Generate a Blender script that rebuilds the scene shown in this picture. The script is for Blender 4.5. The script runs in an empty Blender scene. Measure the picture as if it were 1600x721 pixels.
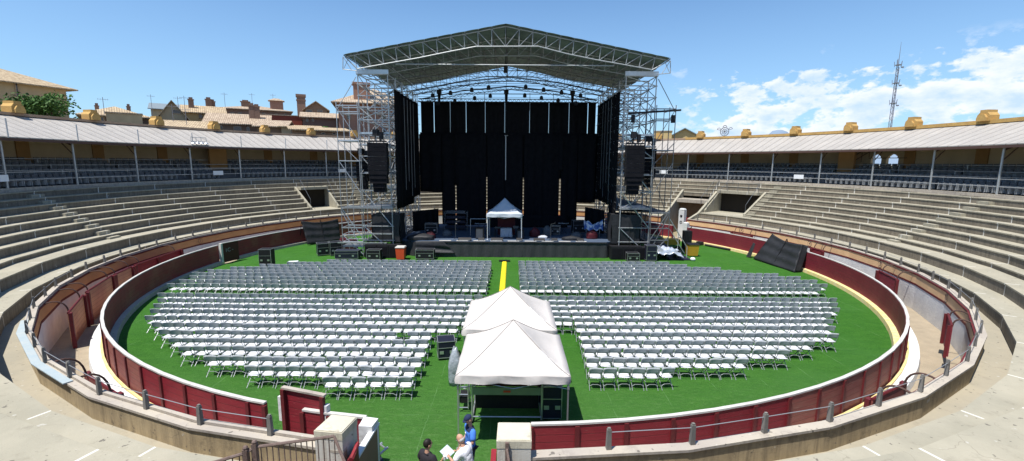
import bpy, math, random
import numpy as np
from mathutils import Vector, Matrix
random.seed(7)
D = bpy.data
SC = bpy.context.scene
COL = SC.collection
R_ = math.radians
pi = math.pi

# ------------------------------------------------------------------ camera
CAM = np.array([0.27, -32.83, 7.98]); F = 700.0; PITCH = .151; ROLL = .007
def ray(px, py):
    x = (px-800)/F; y = -(py-360.5)/F
    c, s = math.cos(ROLL), math.sin(ROLL); x, y = c*x-s*y, s*x+c*y
    return np.array([x, math.cos(PITCH)+y*math.sin(PITCH), -math.sin(PITCH)+y*math.cos(PITCH)])
def at_z(px, py, z):
    r = ray(px, py); return CAM+r*((z-CAM[2])/r[2])
def at_y(px, py, y):
    r = ray(px, py); return CAM+r*((y-CAM[1])/r[1])
def at_d(px, py, d):
    r = ray(px, py); return CAM+r*(d/math.hypot(r[0], r[1]))
cd = D.cameras.new('camera'); cam = D.objects.new('camera', cd); COL.objects.link(cam)
cd.sensor_width = 36; cd.lens = 36*F/1600; cd.clip_start = .1; cd.clip_end = 60000
X = Vector((1, 0, 0)); U = Vector((0, math.sin(PITCH), math.cos(PITCH))); Fw = Vector((0, math.cos(PITCH), -math.sin(PITCH)))
rt = X*math.cos(ROLL)+U*math.sin(ROLL); up = U*math.cos(ROLL)-X*math.sin(ROLL)
m = Matrix((rt, up, -Fw)).transposed().to_4x4(); m.translation = Vector(CAM)
cam.matrix_world = m
SC.camera = cam

# ------------------------------------------------------------------ materials
MATS = {}
def mat(name, col, rough=.8, col2=None, scale=3., amt=.5, bump=0., bscale=None, metal=0., spec=.3, detail=5, stretch=None, hard=False):
    if name in MATS: return MATS[name]
    mt = D.materials.new(name); mt.use_nodes = True; nt = mt.node_tree; N = nt.nodes; L = nt.links
    b = N['Principled BSDF']; b.inputs['Roughness'].default_value = rough; b.inputs['Metallic'].default_value = metal
    b.inputs['Specular IOR Level'].default_value = spec
    b.inputs['Base Color'].default_value = (*col, 1)
    tc = N.new('ShaderNodeTexCoord'); vec = tc.outputs['Object']
    if stretch:
        mp = N.new('ShaderNodeMapping'); mp.inputs['Scale'].default_value = stretch; L.new(vec, mp.inputs['Vector']); vec = mp.outputs['Vector']
    if col2:
        n = N.new('ShaderNodeTexNoise'); n.inputs['Scale'].default_value = scale; n.inputs['Detail'].default_value = detail; n.inputs['Roughness'].default_value = .65
        L.new(vec, n.inputs['Vector'])
        cr = N.new('ShaderNodeValToRGB'); w = .04 if hard else .22*(1.5-amt)
        cr.color_ramp.elements[0].position = .5-w; cr.color_ramp.elements[1].position = .5+w
        cr.color_ramp.elements[0].color = (*col, 1); cr.color_ramp.elements[1].color = (*col2, 1)
        L.new(n.outputs['Fac'], cr.inputs['Fac']); L.new(cr.outputs['Color'], b.inputs['Base Color'])
    if bump:
        n2 = N.new('ShaderNodeTexNoise'); n2.inputs['Scale'].default_value = bscale or scale*4; n2.inputs['Detail'].default_value = 6
        L.new(vec, n2.inputs['Vector'])
        bp = N.new('ShaderNodeBump'); bp.inputs['Strength'].default_value = bump; bp.inputs['Distance'].default_value = .05
        L.new(n2.outputs['Fac'], bp.inputs['Height']); L.new(bp.outputs['Normal'], b.inputs['Normal'])
    MATS[name] = mt; return mt
class NT:
    """tiny helper to write node materials"""
    def __init__(s, m): s.nt = m.node_tree; s.N = s.nt.nodes; s.L = s.nt.links; s.b = s.N.get('Principled BSDF')
    def n(s, t, ins=None, **kw):
        o = s.N.new('ShaderNode'+t)
        for k, v in kw.items(): setattr(o, k, v)
        for k, v in (ins or {}).items():
            if isinstance(v, bpy.types.NodeSocket): s.L.new(v, o.inputs[k])
            else: o.inputs[k].default_value = v
        return o
    def m(s, op, a, b=None, c=None):
        i = {0: a}
        if b is not None: i[1] = b
        if c is not None: i[2] = c
        return s.n('Math', i, operation=op).outputs[0]
    def mix(s, f, a, b):
        o = s.n('Mix', None, data_type='RGBA')
        for idx, v in ((0, f), (6, a), (7, b)):
            if isinstance(v, bpy.types.NodeSocket): s.L.new(v, o.inputs[idx])
            else: o.inputs[idx].default_value = v if idx == 0 else (*v, 1)
        return o.outputs[2]
    def noise(s, v, sc, det=5, rough=.6):
        return s.n('TexNoise', {'Vector': v, 'Scale': sc, 'Detail': det, 'Roughness': rough}).outputs['Fac']
    def ramp(s, f, lo, hi):
        return s.n('MapRange', {0: f, 1: lo, 2: hi}, clamp=True).outputs[0]

def concrete(name, c1, c2, stain=(.16, .14, .11), spots=.5, joint=0):
    mt = mat(name, c1, .9); t = NT(mt)
    P = t.n('NewGeometry').outputs['Position']
    a = t.ramp(t.noise(P, .45, 6, .7), .35, .65); c = t.mix(a, c1, c2)
    s2 = t.ramp(t.noise(P, 2.3, 8, .75), .56, .72); c = t.mix(t.m('MULTIPLY', s2, spots), c, stain)
    f = t.ramp(t.noise(P, 38, 3, .7), .62, .72); c = t.mix(t.m('MULTIPLY', f, .35), c, stain)
    f = t.ramp(t.noise(P, 7.5, 2, .4), .70, .74); c = t.mix(t.m('MULTIPLY', f, .75), c, (.09, .08, .07))
    f = t.ramp(t.noise(P, 4.1, 3, .5), .30, .27); c = t.mix(t.m('MULTIPLY', f, .5), c, (.55, .54, .50))
    cr_ = t.n('TexVoronoi', {'Vector': t.n('VectorMath', {0: P, 1: t.n('TexNoise', {'Vector': P, 'Scale': 2.0}).outputs['Color']}, operation='ADD').outputs[0], 'Scale': .55}, feature='DISTANCE_TO_EDGE').outputs[0]
    c = t.mix(t.m('MULTIPLY', t.m('MULTIPLY', t.ramp(cr_, .010, .003), t.ramp(t.noise(P, .5, 3, .5), .5, .6)), .40), c, stain)
    # vertical streaks on upright faces
    mp = t.n('Mapping', {'Vector': P, 'Scale': (5, 5, .5)}).outputs[0]
    nz = t.n('SeparateXYZ', {0: t.n('NewGeometry').outputs['Normal']}).outputs[2]
    upr = t.m('SUBTRACT', 1, t.m('ABSOLUTE', nz))
    st = t.m('MULTIPLY', t.ramp(t.noise(mp, 1.2, 5, .7), .45, .7), t.m('MULTIPLY', upr, .55)); c = t.mix(st, c, stain)
    if joint:
        sp = t.n('SeparateXYZ', {0: P}); az = t.m('MULTIPLY', t.m('ARCTAN2', sp.outputs[0], sp.outputs[1]), 180/pi)
        fr = t.m('FRACT', t.m('ADD', t.m('DIVIDE', t.m('SUBTRACT', az, 162.1), 360/42.), 60.5)); dd = t.m('ABSOLUTE', t.m('SUBTRACT', fr, .5))
        on = t.ramp(dd, .0085, .0065)
        if joint == 2:
            r_ = t.n('VectorMath', {0: t.n('CombineXYZ', {0: sp.outputs[0], 1: sp.outputs[1]}).outputs[0]}, operation='LENGTH').outputs['Value']
            on = t.m('MULTIPLY', on, t.m('MAXIMUM', t.ramp(r_, 27.3, 27.5), t.ramp(t.m('FRACT', t.m('DIVIDE', t.m('SUBTRACT', r_, 25.2), 1.06)), .50, .46)))
        c = t.mix(t.m('MULTIPLY', on, .85), c, (.68, .66, .60))
    t.L.new(c, t.b.inputs['Base Color'])
    bp = t.n('Bump', {'Height': t.noise(P, 30, 6, .7), 'Strength': .35, 'Distance': .02}); t.L.new(bp.outputs[0], t.b.inputs['Normal'])
    return mt
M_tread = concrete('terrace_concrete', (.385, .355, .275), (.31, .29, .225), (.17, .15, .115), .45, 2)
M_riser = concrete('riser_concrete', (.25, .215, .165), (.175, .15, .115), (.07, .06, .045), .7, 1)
M_floor = concrete('walkway_concrete', (.36, .32, .24), (.30, .275, .215), (.19, .165, .13), .5)
M_par = concrete('parapet_render', (.42, .33, .20), (.30, .23, .135), (.10, .08, .055), .75)
M_cop = concrete('coping_stone', (.47, .42, .34), (.36, .32, .28), (.2, .17, .15), .6)
M_post = concrete('weathered_post', (.23, .22, .20), (.15, .145, .135), (.10, .09, .08), .6)
M_white = mat('whitewash', (.72, .72, .70), .85, (.55, .56, .57), 1.3, .6, .3, 9)
M_joint = mat('white_joint', (.70, .69, .64), .9, (.5, .48, .42), 6)
M_bluecop = mat('pale_blue_coping', (.30, .38, .42), .8, (.40, .43, .42), 2.5, .5, .3, 20)
M_yel = mat('yellow_line', (.62, .46, .14), .8, (.66, .58, .36), 4)
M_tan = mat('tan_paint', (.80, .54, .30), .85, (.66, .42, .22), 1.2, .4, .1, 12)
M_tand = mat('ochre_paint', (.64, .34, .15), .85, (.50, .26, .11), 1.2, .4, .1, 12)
M_dred = mat('dark_red_paint', (.14, .018, .022), .6, (.10, .02, .02), 3, .5)
def boards(name, c1, c2, c3):
    mt = mat(name, c1, .65); t = NT(mt)
    P = t.n('NewGeometry').outputs['Position']; z = t.n('SeparateXYZ', {0: P}).outputs[2]
    fr = t.m('FRACT', t.m('MULTIPLY', z, 5.0)); gap = t.ramp(t.m('ABSOLUTE', t.m('SUBTRACT', fr, .5)), .43, .49)
    mp = t.n('Mapping', {'Vector': P, 'Scale': (1, 1, 9)}).outputs[0]
    c = t.mix(t.ramp(t.noise(mp, 1.1, 6, .7), .35, .68), c1, c2)
    c = t.mix(t.m('MULTIPLY', t.ramp(t.noise(P, .35, 4, .6), .45, .62), .8), c, c3)
    c = t.mix(t.m('MULTIPLY', gap, .5), c, (.03, .012, .01))
    c = t.mix(t.m('MULTIPLY', t.ramp(t.noise(mp, 4.5, 7, .8), .60, .68), .55), c, (.36, .24, .19))
    t.L.new(c, t.b.inputs['Base Color'])
    bp = t.n('Bump', {'Height': t.m('SUBTRACT', t.noise(mp, 6, 5, .7), gap), 'Strength': .3, 'Distance': .02}); t.L.new(bp.outputs[0], t.b.inputs['Normal'])
    return mt
M_red = boards('red_boards', (.24, .016, .028), (.18, .014, .022), (.26, .03, .036))
M_redw = boards('worn_red_boards', (.26, .07, .06), (.28, .12, .09), (.20, .05, .05))
M_brd = boards('dark_inner_boards', (.28, .035, .045), (.20, .05, .045), (.30, .12, .08))
M_brr = boards('inner_red_boards', (.20, .018, .034), (.15, .02, .03), (.22, .035, .045))
M_brl = boards('tan_worn_boards', (.60, .36, .20), (.50, .27, .15), (.42, .17, .11))
M_rpost = mat('red_post', (.14, .014, .02), .55, (.10, .02, .02), 5)
M_rail = mat('white_rail', (.62, .61, .58), .6, (.45, .43, .40), 3, .5)
# turf
def turf():
    mt = mat('artificial_turf', (.02, .1, .01), .85); t = NT(mt)
    P = t.n('NewGeometry').outputs['Position']; xy = t.n('SeparateXYZ', {0: P})
    x, y = xy.outputs[0], xy.outputs[1]
    mp = t.n('Mapping', {'Vector': P, 'Scale': (1, 2.2, 1)}).outputs[0]
    c = t.mix(t.ramp(t.noise(mp, 1.1, 7, .7), .33, .68), (.026, .118, .010), (.052, .180, .018))
    c = t.mix(t.m('MULTIPLY', t.ramp(t.noise(mp, 7, 9, .85), .47, .66), .7), c, (.085, .235, .042)); c = t.mix(t.m('MULTIPLY', t.ramp(t.noise(mp, 16, 8, .85), .56, .42), .45), c, (.012, .055, .006))
    c = t.mix(t.m('MULTIPLY', t.ramp(t.noise(P, .22, 3, .5), .45, .62), .35), c, (.05, .16, .03))
    # dusty scuffs near the entrance and seams between rolls
    d = t.m('MULTIPLY', t.ramp(y, -15.5, -21.5), t.ramp(t.noise(mp, 3.2, 7, .8), .5, .7)); c = t.mix(t.m('MULTIPLY', d, .75), c, (.15, .27, .09)); c = t.mix(t.m('MULTIPLY', t.ramp(y, -14, -23), .35), c, (.10, .22, .06))
    wob = t.m('MULTIPLY', t.m('SUBTRACT', t.noise(P, 1.7, 2), .5), .12)
    sx = t.m('ABSOLUTE', t.m('SUBTRACT', t.m('FRACT', t.m('DIVIDE', t.m('ADD', t.m('ADD', x, wob), 100.35), 2.0)), .5))
    sy = t.m('ABSOLUTE', t.m('SUBTRACT', t.m('FRACT', t.m('DIVIDE', t.m('ADD', t.m('ADD', y, wob), 100.6), 5.4)), .5))
    seam = t.m('MAXIMUM', t.ramp(sx, .491, .498), t.ramp(sy, .4965, .499))
    seam = t.m('MULTIPLY', seam, t.ramp(t.noise(P, .9, 4, .6), .45, .6)); c = t.mix(t.m('MULTIPLY', seam, .6), c, (.16, .30, .12))
    sp = t.ramp(t.noise(P, 14, 2, .5), .77, .80); c = t.mix(t.m('MULTIPLY', sp, .6), c, (.3, .4, .25))
    t.L.new(c, t.b.inputs['Base Color'])
    bp = t.n('Bump', {'Height': t.m('ADD', t.noise(P, 22, 8, .8), t.m('MULTIPLY', t.noise(mp, 3, 5, .7), 1.5)), 'Strength': 1., 'Distance': .06}); t.L.new(bp.outputs[0], t.b.inputs['Normal'])
    t.b.inputs['Specular IOR Level'].default_value = .15
    return mt
M_turf = turf()
M_sand = mat('arena_sand', (.37, .305, .22), .95, (.28, .235, .17), 1.6, .5, .6, 14)
M_dirt = mat('dry_ground', (.30, .25, .17), .95, (.20, .19, .11), .02, .5)
M_steel = mat('galvanised_steel', (.52, .54, .55), .38, (.38, .40, .42), 7, .5, metal=.55, spec=.5)
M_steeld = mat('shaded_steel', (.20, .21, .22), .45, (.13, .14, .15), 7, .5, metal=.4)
M_alu = mat('aluminium', (.62, .63, .64), .3, (.48, .5, .52), 4, .4, metal=.7, spec=.5)
M_rust = mat('rusty_iron', (.13, .085, .07), .7, (.20, .15, .13), 9, .5, .3)
M_black = mat('black_cloth', (.012, .012, .015), .95, (.02, .02, .025), 2, .5, .5, 6, spec=.05)
M_blackdull = mat('black_stage_drape', (.010, .010, .012), .9, (.016, .016, .019), 2, .5, spec=.02)
M_tarp = mat('black_tarpaulin', (.018, .019, .022), .55, (.03, .031, .035), 1.5, .5, .6, 3)
M_box = mat('black_cabinet', (.009, .009, .011), .6, (.015, .015, .018), 6, .5)
M_navy = mat('navy_flight_case', (.012, .014, .03), .45, (.02, .022, .04), 5, .5)
M_deck = mat('grey_blue_stage_floor', (.075, .105, .16), .7, (.055, .08, .125), 1.3, .5, .1, 8)
M_skirt = mat('dark_stage_skirt', (.03, .03, .034), .55, (.045, .047, .05), 2.2, .5, .3, 5, stretch=(1, 1, .35))
M_canv = mat('cream_canopy', (.60, .565, .53), .8, (.54, .505, .47), .8, .5, .25, 2.5)
M_canvg = mat('grey_canopy', (.52, .56, .62), .8, (.46, .50, .56), .8, .5, .2, 2.5)
M_cloth = mat('pale_cloth', (.50, .52, .56), .9, (.4, .43, .5), 6, .5, .6, 8)
M_plast = mat('white_plastic', (.70, .70, .715), .4, (.64, .64, .66), 8, .5, spec=.4)
M_back = mat('shaded_white_plastic', (.45, .47, .49), .5, (.38, .41, .44), 8, .5)  # white chair backs greyed; their shade is put into the colour
M_frame = mat('grey_chair_tube', (.36, .38, .40), .4, metal=.4)
M_orange = mat('orange_red_plastic', (.72, .09, .03), .45, (.62, .07, .03), 5)
M_ybin = mat('yellow_plastic', (.55, .33, .03), .5, (.48, .28, .03), 5)
M_yramp = mat('yellow_cable_ramp', (.85, .68, .02), .5, (.78, .6, .03), 5)
M_foil = mat('silver_sheeting', (.62, .66, .74), .25, (.48, .52, .60), 4, .5, .8, 5, metal=.3)
M_poly = mat('clear_plastic_wrap', (.20, .23, .26), .25, (.36, .40, .44), 5, .5, .9, 6, spec=.7)
M_blue = mat('blue_cover', (.06, .14, .42), .7, (.55, .6, .75), 5, .5, hard=True)
M_redc = mat('dark_red_cover', (.11, .014, .02), .6, (.07, .012, .018), 6)
M_maroon = mat('maroon_board', (.09, .02, .025), .5, (.07, .02, .02), 4)
M_greenb = mat('pale_green_board', (.26, .36, .20), .6, (.22, .3, .17), 3)
M_green = mat('green_netting', (.05, .30, .16), .7)
M_sign = mat('white_sign', (.78, .80, .82), .5)
M_seat = mat('grey_gallery_seat', (.11, .115, .125), .5, (.08, .085, .095), 3)
M_seatf = mat('pale_seat_frame', (.34, .36, .38), .5)
M_gwall = mat('tan_gallery_wall', (.50, .39, .25), .9, (.40, .31, .20), .6, .5, .2, 6)
M_pil = mat('ochre_pilaster', (.36, .20, .08), .85, (.29, .16, .06), 1.5, .5)
M_och = mat('yellow_ochre', (.54, .34, .11), .85, (.41, .25, .09), 1.8, .6, .3, 10)
M_ridge = mat('ridge_stone', (.34, .22, .15), .9, (.45, .33, .22), 1.5, .5)
M_fascia = mat('brown_fascia', (.09, .05, .04), .7)
M_gfloor = mat('gallery_floor', (.16, .16, .16), .9, (.12, .12, .12), 2)
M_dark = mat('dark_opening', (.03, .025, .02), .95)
M_brownw = mat('brown_tunnel_wall', (.27, .17, .10), .9, (.2, .12, .07), 1.5, .5)
def roofsheet():
    mt = mat('corrugated_roof', (.5, .46, .45), .6); t = NT(mt)
    P = t.n('NewGeometry').outputs['Position']; s = t.n('SeparateXYZ', {0: P}); az = t.m('ARCTAN2', s.outputs[0], s.outputs[1])
    w = t.m('SINE', t.m('MULTIPLY', az, 41*6)); w2 = t.m('SINE', t.m('MULTIPLY', az, 41*84))
    seam = t.ramp(w, .88, .97)
    c = t.mix(t.ramp(t.noise(P, .5, 6, .7), .35, .68), (.47, .435, .39), (.38, .355, .32))
    cell = t.n('TexWhiteNoise', {'W': t.m('FLOOR', t.m('MULTIPLY', az, 41*6/(2*pi)))}, noise_dimensions='1D').outputs[0]
    c = t.mix(t.m('MULTIPLY', cell, .35), c, (.37, .34, .31)); c = t.mix(t.m('MULTIPLY', seam, .75), c, (.20, .18, .16))
    c = t.mix(t.m('MULTIPLY', t.ramp(t.noise(P, 3.5, 7, .8), .55, .75), .4), c, (.33, .28, .24))
    t.L.new(c, t.b.inputs['Base Color'])
    bp = t.n('Bump', {'Height': t.m('ADD', t.m('MULTIPLY', w2, .5), w), 'Strength': .5, 'Distance': .05}); t.L.new(bp.outputs[0], t.b.inputs['Normal'])
    return mt
M_roof = roofsheet()
def tiles(name, c1, c2, c3):
    mt = mat(name, c1, .9); t = NT(mt)
    tc = t.n('TexCoord').outputs['UV']; uv = t.n('SeparateXYZ', {0: tc})
    w = t.m('ABSOLUTE', t.m('SINE', t.m('MULTIPLY', uv.outputs[0], pi/.28))); r = t.m('FRACT', t.m('DIVIDE', uv.outputs[1], .35))
    P = t.n('NewGeometry').outputs['Position']
    c = t.mix(t.ramp(t.noise(P, 1.1, 7, .75), .36, .66), c1, c2)
    cell = t.n('TexWhiteNoise', {'Vector': t.n('CombineXYZ', {0: t.m('FLOOR', t.m('DIVIDE', uv.outputs[0], .28)), 1: t.m('FLOOR', t.m('DIVIDE', uv.outputs[1], .35))}).outputs[0]}).outputs[0]
    c = t.mix(t.m('MULTIPLY', t.ramp(cell, .45, 1.), .5), c, c3)
    c = t.mix(t.m('MULTIPLY', t.ramp(t.noise(P, 2.2, 6, .8), .5, .66), .55), c, c3)
    c = t.mix(t.m('MULTIPLY', t.ramp(w, .35, .0), .6), c, (.09, .06, .04))
    t.L.new(c, t.b.inputs['Base Color'])
    bp = t.n('Bump', {'Height': t.m('ADD', w, t.m('MULTIPLY', r, .3)), 'Strength': .7, 'Distance': .08}); t.L.new(bp.outputs[0], t.b.inputs['Normal'])
    return mt
M_tile = tiles('straw_roof_tiles', (.54, .43, .28), (.42, .32, .20), (.17, .11, .07))
M_tileg = tiles('grey_tan_roof_tiles', (.50, .40, .29), (.40, .31, .225), (.19, .13, .09))
def brick(name, c1, c2, mortar):
    mt = mat(name, c1, .9); t = NT(mt)
    b = t.n('TexBrick', {'Vector': t.n('TexCoord').outputs['UV'], 'Color1': (*c1, 1), 'Color2': (*c2, 1), 'Mortar': (*mortar, 1), 'Scale': 1., 'Mortar Size': .012, 'Brick Width': .26, 'Row Height': .085})
    P = t.n('NewGeometry').outputs['Position']
    c = t.mix(t.m('MULTIPLY', t.ramp(t.noise(P, .6, 6, .7), .4, .7), .4), b.outputs['Color'], c2)
    t.L.new(c, t.b.inputs['Base Color']); return mt
M_brick = brick('red_brick', (.36, .17, .11), (.29, .13, .085), (.34, .25, .19))
M_brickd = brick('brown_brick', (.24, .14, .10), (.19, .11, .08), (.24, .18, .14))
M_bwall = mat('cream_house_wall', (.47, .38, .24), .9, (.38, .30, .19), .6, .5, .2, 5)
M_ywall = mat('yellow_house_wall', (.56, .42, .20), .9, (.48, .35, .17), .6, .5)
M_rwall = mat('brown_house_wall', (.24, .16, .11), .9, (.19, .13, .09), .8, .5)
M_redwall = mat('brick_red_wall', (.30, .075, .045), .9, (.24, .06, .04), .8, .5)
M_slate = mat('grey_roof_sheet', (.20, .24, .26), .7, (.17, .2, .22), 1.)
M_glass = mat('window_glass', (.03, .035, .045), .12, spec=.6)
M_shut = mat('window_frame_paint', (.34, .27, .2), .7)
M_bark = mat('bark', (.10, .07, .045), .95, (.07, .05, .03), 6, .5, .5)
M_leaf = mat('leaf_dark', (.035, .085, .018), .7, (.06, .12, .03), 2.5, .6, spec=.2)
M_leaf2 = mat('leaf_light', (.07, .15, .035), .7, (.10, .19, .05), 2.5, .6, spec=.2)
M_mount = mat('hazy_mountain_rock', (.17, .23, .31), 1., (.21, .27, .34), .0012, .5)  # blue-grey tone carries the distance haze in the rock colour
M_mast = mat('mast_steel', (.19, .20, .24), .6)
M_skin = mat('skin', (.52, .30, .20), .55, (.46, .25, .17), 12)
M_hair = mat('dark_hair', (.015, .011, .009), .6)
M_hairg = mat('grey_hair', (.42, .40, .38), .7)
M_navyc = mat('navy_cloth', (.015, .022, .06), .9, (.02, .03, .075), 9)
M_bluec = mat('bright_blue_cloth', (.07, .22, .68), .85, (.06, .18, .58), 9)
M_tee = mat('white_cotton', (.80, .80, .82), .9, (.72, .72, .76), 6, .5, .3, 14)
M_blkt = mat('charcoal_cotton', (.03, .026, .03), .9, (.022, .02, .025), 8)
M_paper = mat('printed_paper', (.72, .78, .85), .6, (.45, .55, .66), 14, .5)
M_eye = mat('eye_dark', (.02, .015, .012), .3)
M_lip = mat('lip', (.35, .13, .10), .6)

# ------------------------------------------------------------------ mesh builder
class MB:
    def __init__(s): s.v = []; s.f = []; s.mi = []; s.uv = None; s.cur = 0
    def add(s, vs, fs, mi=None):
        b = len(s.v); s.v += [tuple(map(float, p)) for p in vs]; s.f += [tuple(i+b for i in f) for f in fs]; s.mi += [s.cur if mi is None else mi]*len(fs); return s
    def box(s, c, d, rz=0, M=None, mi=None, tx=1., ty=1.):
        hx, hy, hz = d[0]/2, d[1]/2, d[2]/2; vs = []
        for z in (-1, 1):
            kx, ky = (1, 1) if z < 0 else (tx, ty)
            for x, y in ((-1, -1), (1, -1), (1, 1), (-1, 1)): vs.append(Vector((x*hx*kx, y*hy*ky, z*hz)))
        if rz: q = Matrix.Rotation(rz, 3, 'Z'); vs = [q@v for v in vs]
        if M is not None: vs = [M@v for v in vs]
        vs = [v+Vector(c) for v in vs]
        return s.add(vs, [(3, 2, 1, 0), (4, 5, 6, 7), (0, 1, 5, 4), (1, 2, 6, 5), (2, 3, 7, 6), (3, 0, 4, 7)], mi)
    def bx(s, x0, x1, y0, y1, z0, z1, mi=None): return s.box(((x0+x1)/2, (y0+y1)/2, (z0+z1)/2), (abs(x1-x0), abs(y1-y0), abs(z1-z0)), mi=mi)
    def tube(s, a, b, r, n=6, r2=None, mi=None):
        a = Vector(a); b = Vector(b); d = b-a
        if d.length < 1e-6: return s
        r2 = r if r2 is None else r2; q = d.to_track_quat('Z', 'Y').to_matrix(); vs = []
        for p, rr in ((a, r), (b, r2)):
            for i in range(n): t = 2*pi*i/n; vs.append(p+q@Vector((rr*math.cos(t), rr*math.sin(t), 0)))
        return s.add(vs, [(i, (i+1) % n, n+(i+1) % n, n+i) for i in range(n)]+[tuple(range(n))[::-1], tuple(range(n, 2*n))], mi)
    def path(s, pts, r, n=6, mi=None):
        for a, b in zip(pts, pts[1:]): s.tube(a, b, r, n, mi=mi)
        return s
    def prism(s, poly, z0, z1, mi=None):      # poly in xy ccw
        n = len(poly)
        return s.add([(x, y, z0) for x, y in poly]+[(x, y, z1) for x, y in poly], [tuple(range(n))[::-1], tuple(range(n, 2*n))]+[(i, (i+1) % n, n+(i+1) % n, n+i) for i in range(n)], mi)
    def extr(s, poly, off, mi=None):          # planar 3d polygon extruded by vector
        n = len(poly); o = Vector(off); P = [Vector(p) for p in poly]
        return s.add(P+[p+o for p in P], [tuple(range(n))[::-1], tuple(range(n, 2*n))]+[(i, (i+1) % n, n+(i+1) % n, n+i) for i in range(n)], mi)
    def grid(s, fn, nu, nv, mi=None, thick=0):
        P = [[Vector(fn(i/nu, j/nv)) for j in range(nv+1)] for i in range(nu+1)]
        vs = [p for r in P for p in r]; W = nv+1
        fs = [(i*W+j, (i+1)*W+j, (i+1)*W+j+1, i*W+j+1) for i in range(nu) for j in range(nv)]
        if thick:
            n = len(vs); nn = []
            for i in range(nu+1):
                for j in range(nv+1):
                    a = P[min(i+1, nu)][j]-P[max(i-1, 0)][j]; b = P[i][min(j+1, nv)]-P[i][max(j-1, 0)]
                    c = a.cross(b); nn.append(c.normalized() if c.length > 1e-9 else Vector((0, 0, 1)))
            vs = vs+[v-nn[k]*thick for k, v in enumerate(vs)]
            fs = fs+[tuple(n+i for i in f[::-1]) for f in fs]
            e = [(i, 0) for i in range(nu+1)]+[(nu, j) for j in range(1, nv+1)]+[(i, nv) for i in range(nu-1, -1, -1)]+[(0, j) for j in range(nv-1, -1, -1)]
            ids = [i*W+j for i, j in e]
            fs += [(a, n+a, n+b, b) for a, b in zip(ids, ids[1:])]
        return s.add(vs, fs, mi)
    def ball(s, c, r, n=10, m=7, mi=None):
        r = (r, r, r) if not hasattr(r, '__len__') else r
        vs = [(c[0], c[1], c[2]-r[2])]
        for j in range(1, m):
            t = -pi/2+pi*j/m
            for i in range(n): vs.append((c[0]+r[0]*math.cos(t)*math.cos(2*pi*i/n), c[1]+r[1]*math.cos(t)*math.sin(2*pi*i/n), c[2]+r[2]*math.sin(t)))
        vs.append((c[0], c[1], c[2]+r[2])); fs = [(0, 1+(i+1) % n, 1+i) for i in range(n)]
        for j in range(m-2):
            for i in range(n): a = 1+j*n; fs.append((a+i, a+(i+1) % n, a+n+(i+1) % n, a+n+i))
        k = len(vs)-1; fs += [(k, k-n+i, k-n+(i+1) % n) for i in range(n)]
        return s.add(vs, fs, mi)
    def disc_lathe(s, c, prof, n=16, mi=None):
        vs = []; 
        for r, z in prof:
            for i in range(n): vs.append((c[0]+r*math.cos(2*pi*i/n), c[1]+r*math.sin(2*pi*i/n), c[2]+z))
        m_ = len(prof); fs = [(j*n+i, j*n+(i+1) % n, (j+1)*n+(i+1) % n, (j+1)*n+i) for j in range(m_-1) for i in range(n)]
        fs += [tuple(range(n))[::-1], tuple(range((m_-1)*n, m_*n))]
        return s.add(vs, fs, mi)

def chain_loc(o):
    v = Vector((0, 0, 0))
    while o is not None: v += o.location; o = o.parent
    return v
def obj(name, mb, mats, parent=None, smooth=False, uv=False, origin=None):
    me = D.meshes.new(name)
    V = np.array(mb.v, dtype=np.float64)
    if parent is not None: off = chain_loc(parent)
    else: off = Vector(origin) if origin is not None else Vector(((V[:, 0].min()+V[:, 0].max())/2, (V[:, 1].min()+V[:, 1].max())/2, V[:, 2].min()))
    V = V-np.array(off)
    me.from_pydata(V.tolist(), [], mb.f)
    for mm in (mats if isinstance(mats, (list, tuple)) else [mats]): me.materials.append(mm)
    if any(mb.mi): me.polygons.foreach_set('material_index', mb.mi)
    if smooth: me.polygons.foreach_set('use_smooth', [True]*len(me.polygons))
    if uv:
        l = me.uv_layers.new(name='UVMap')
        for p in me.polygons:
            n = p.normal
            t = Vector((0, 0, 1)).cross(n)
            if t.length < 1e-3: t = Vector((1, 0, 0))
            t.normalize(); b = n.cross(t)
            for li in p.loop_indices:
                co = me.vertices[me.loops[li].vertex_index].co+off; l.data[li].uv = (co.dot(t), co.dot(b))
    me.update(); o = D.objects.new(name, me); COL.objects.link(o)
    if parent is not None: o.parent = parent
    else: o.location = off
    return o
def tag(o, label, cat, group=None, kind=None):
    o['label'] = label; o['category'] = cat
    if group: o['group'] = group
    if kind: o['kind'] = kind
    return o
def thing(name, label, cat, loc=(0, 0, 0), group=None):
    o = D.objects.new(name, None); COL.objects.link(o); o.location = loc; o.empty_display_size = .3
    return tag(o, label, cat, group)
def struct(o): o['kind'] = 'structure'; return o
def copy_thing(root, loc, rz=None, label=None):
    r = root.copy(); COL.objects.link(r); r.location = loc
    if rz is not None: r.rotation_euler = (0, 0, rz)
    if label: r['label'] = label
    for ch in root.children:
        c = ch.copy(); COL.objects.link(c); c.parent = r
        for g in ch.children:
            d = g.copy(); COL.objects.link(d); d.parent = c
    return r

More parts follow.
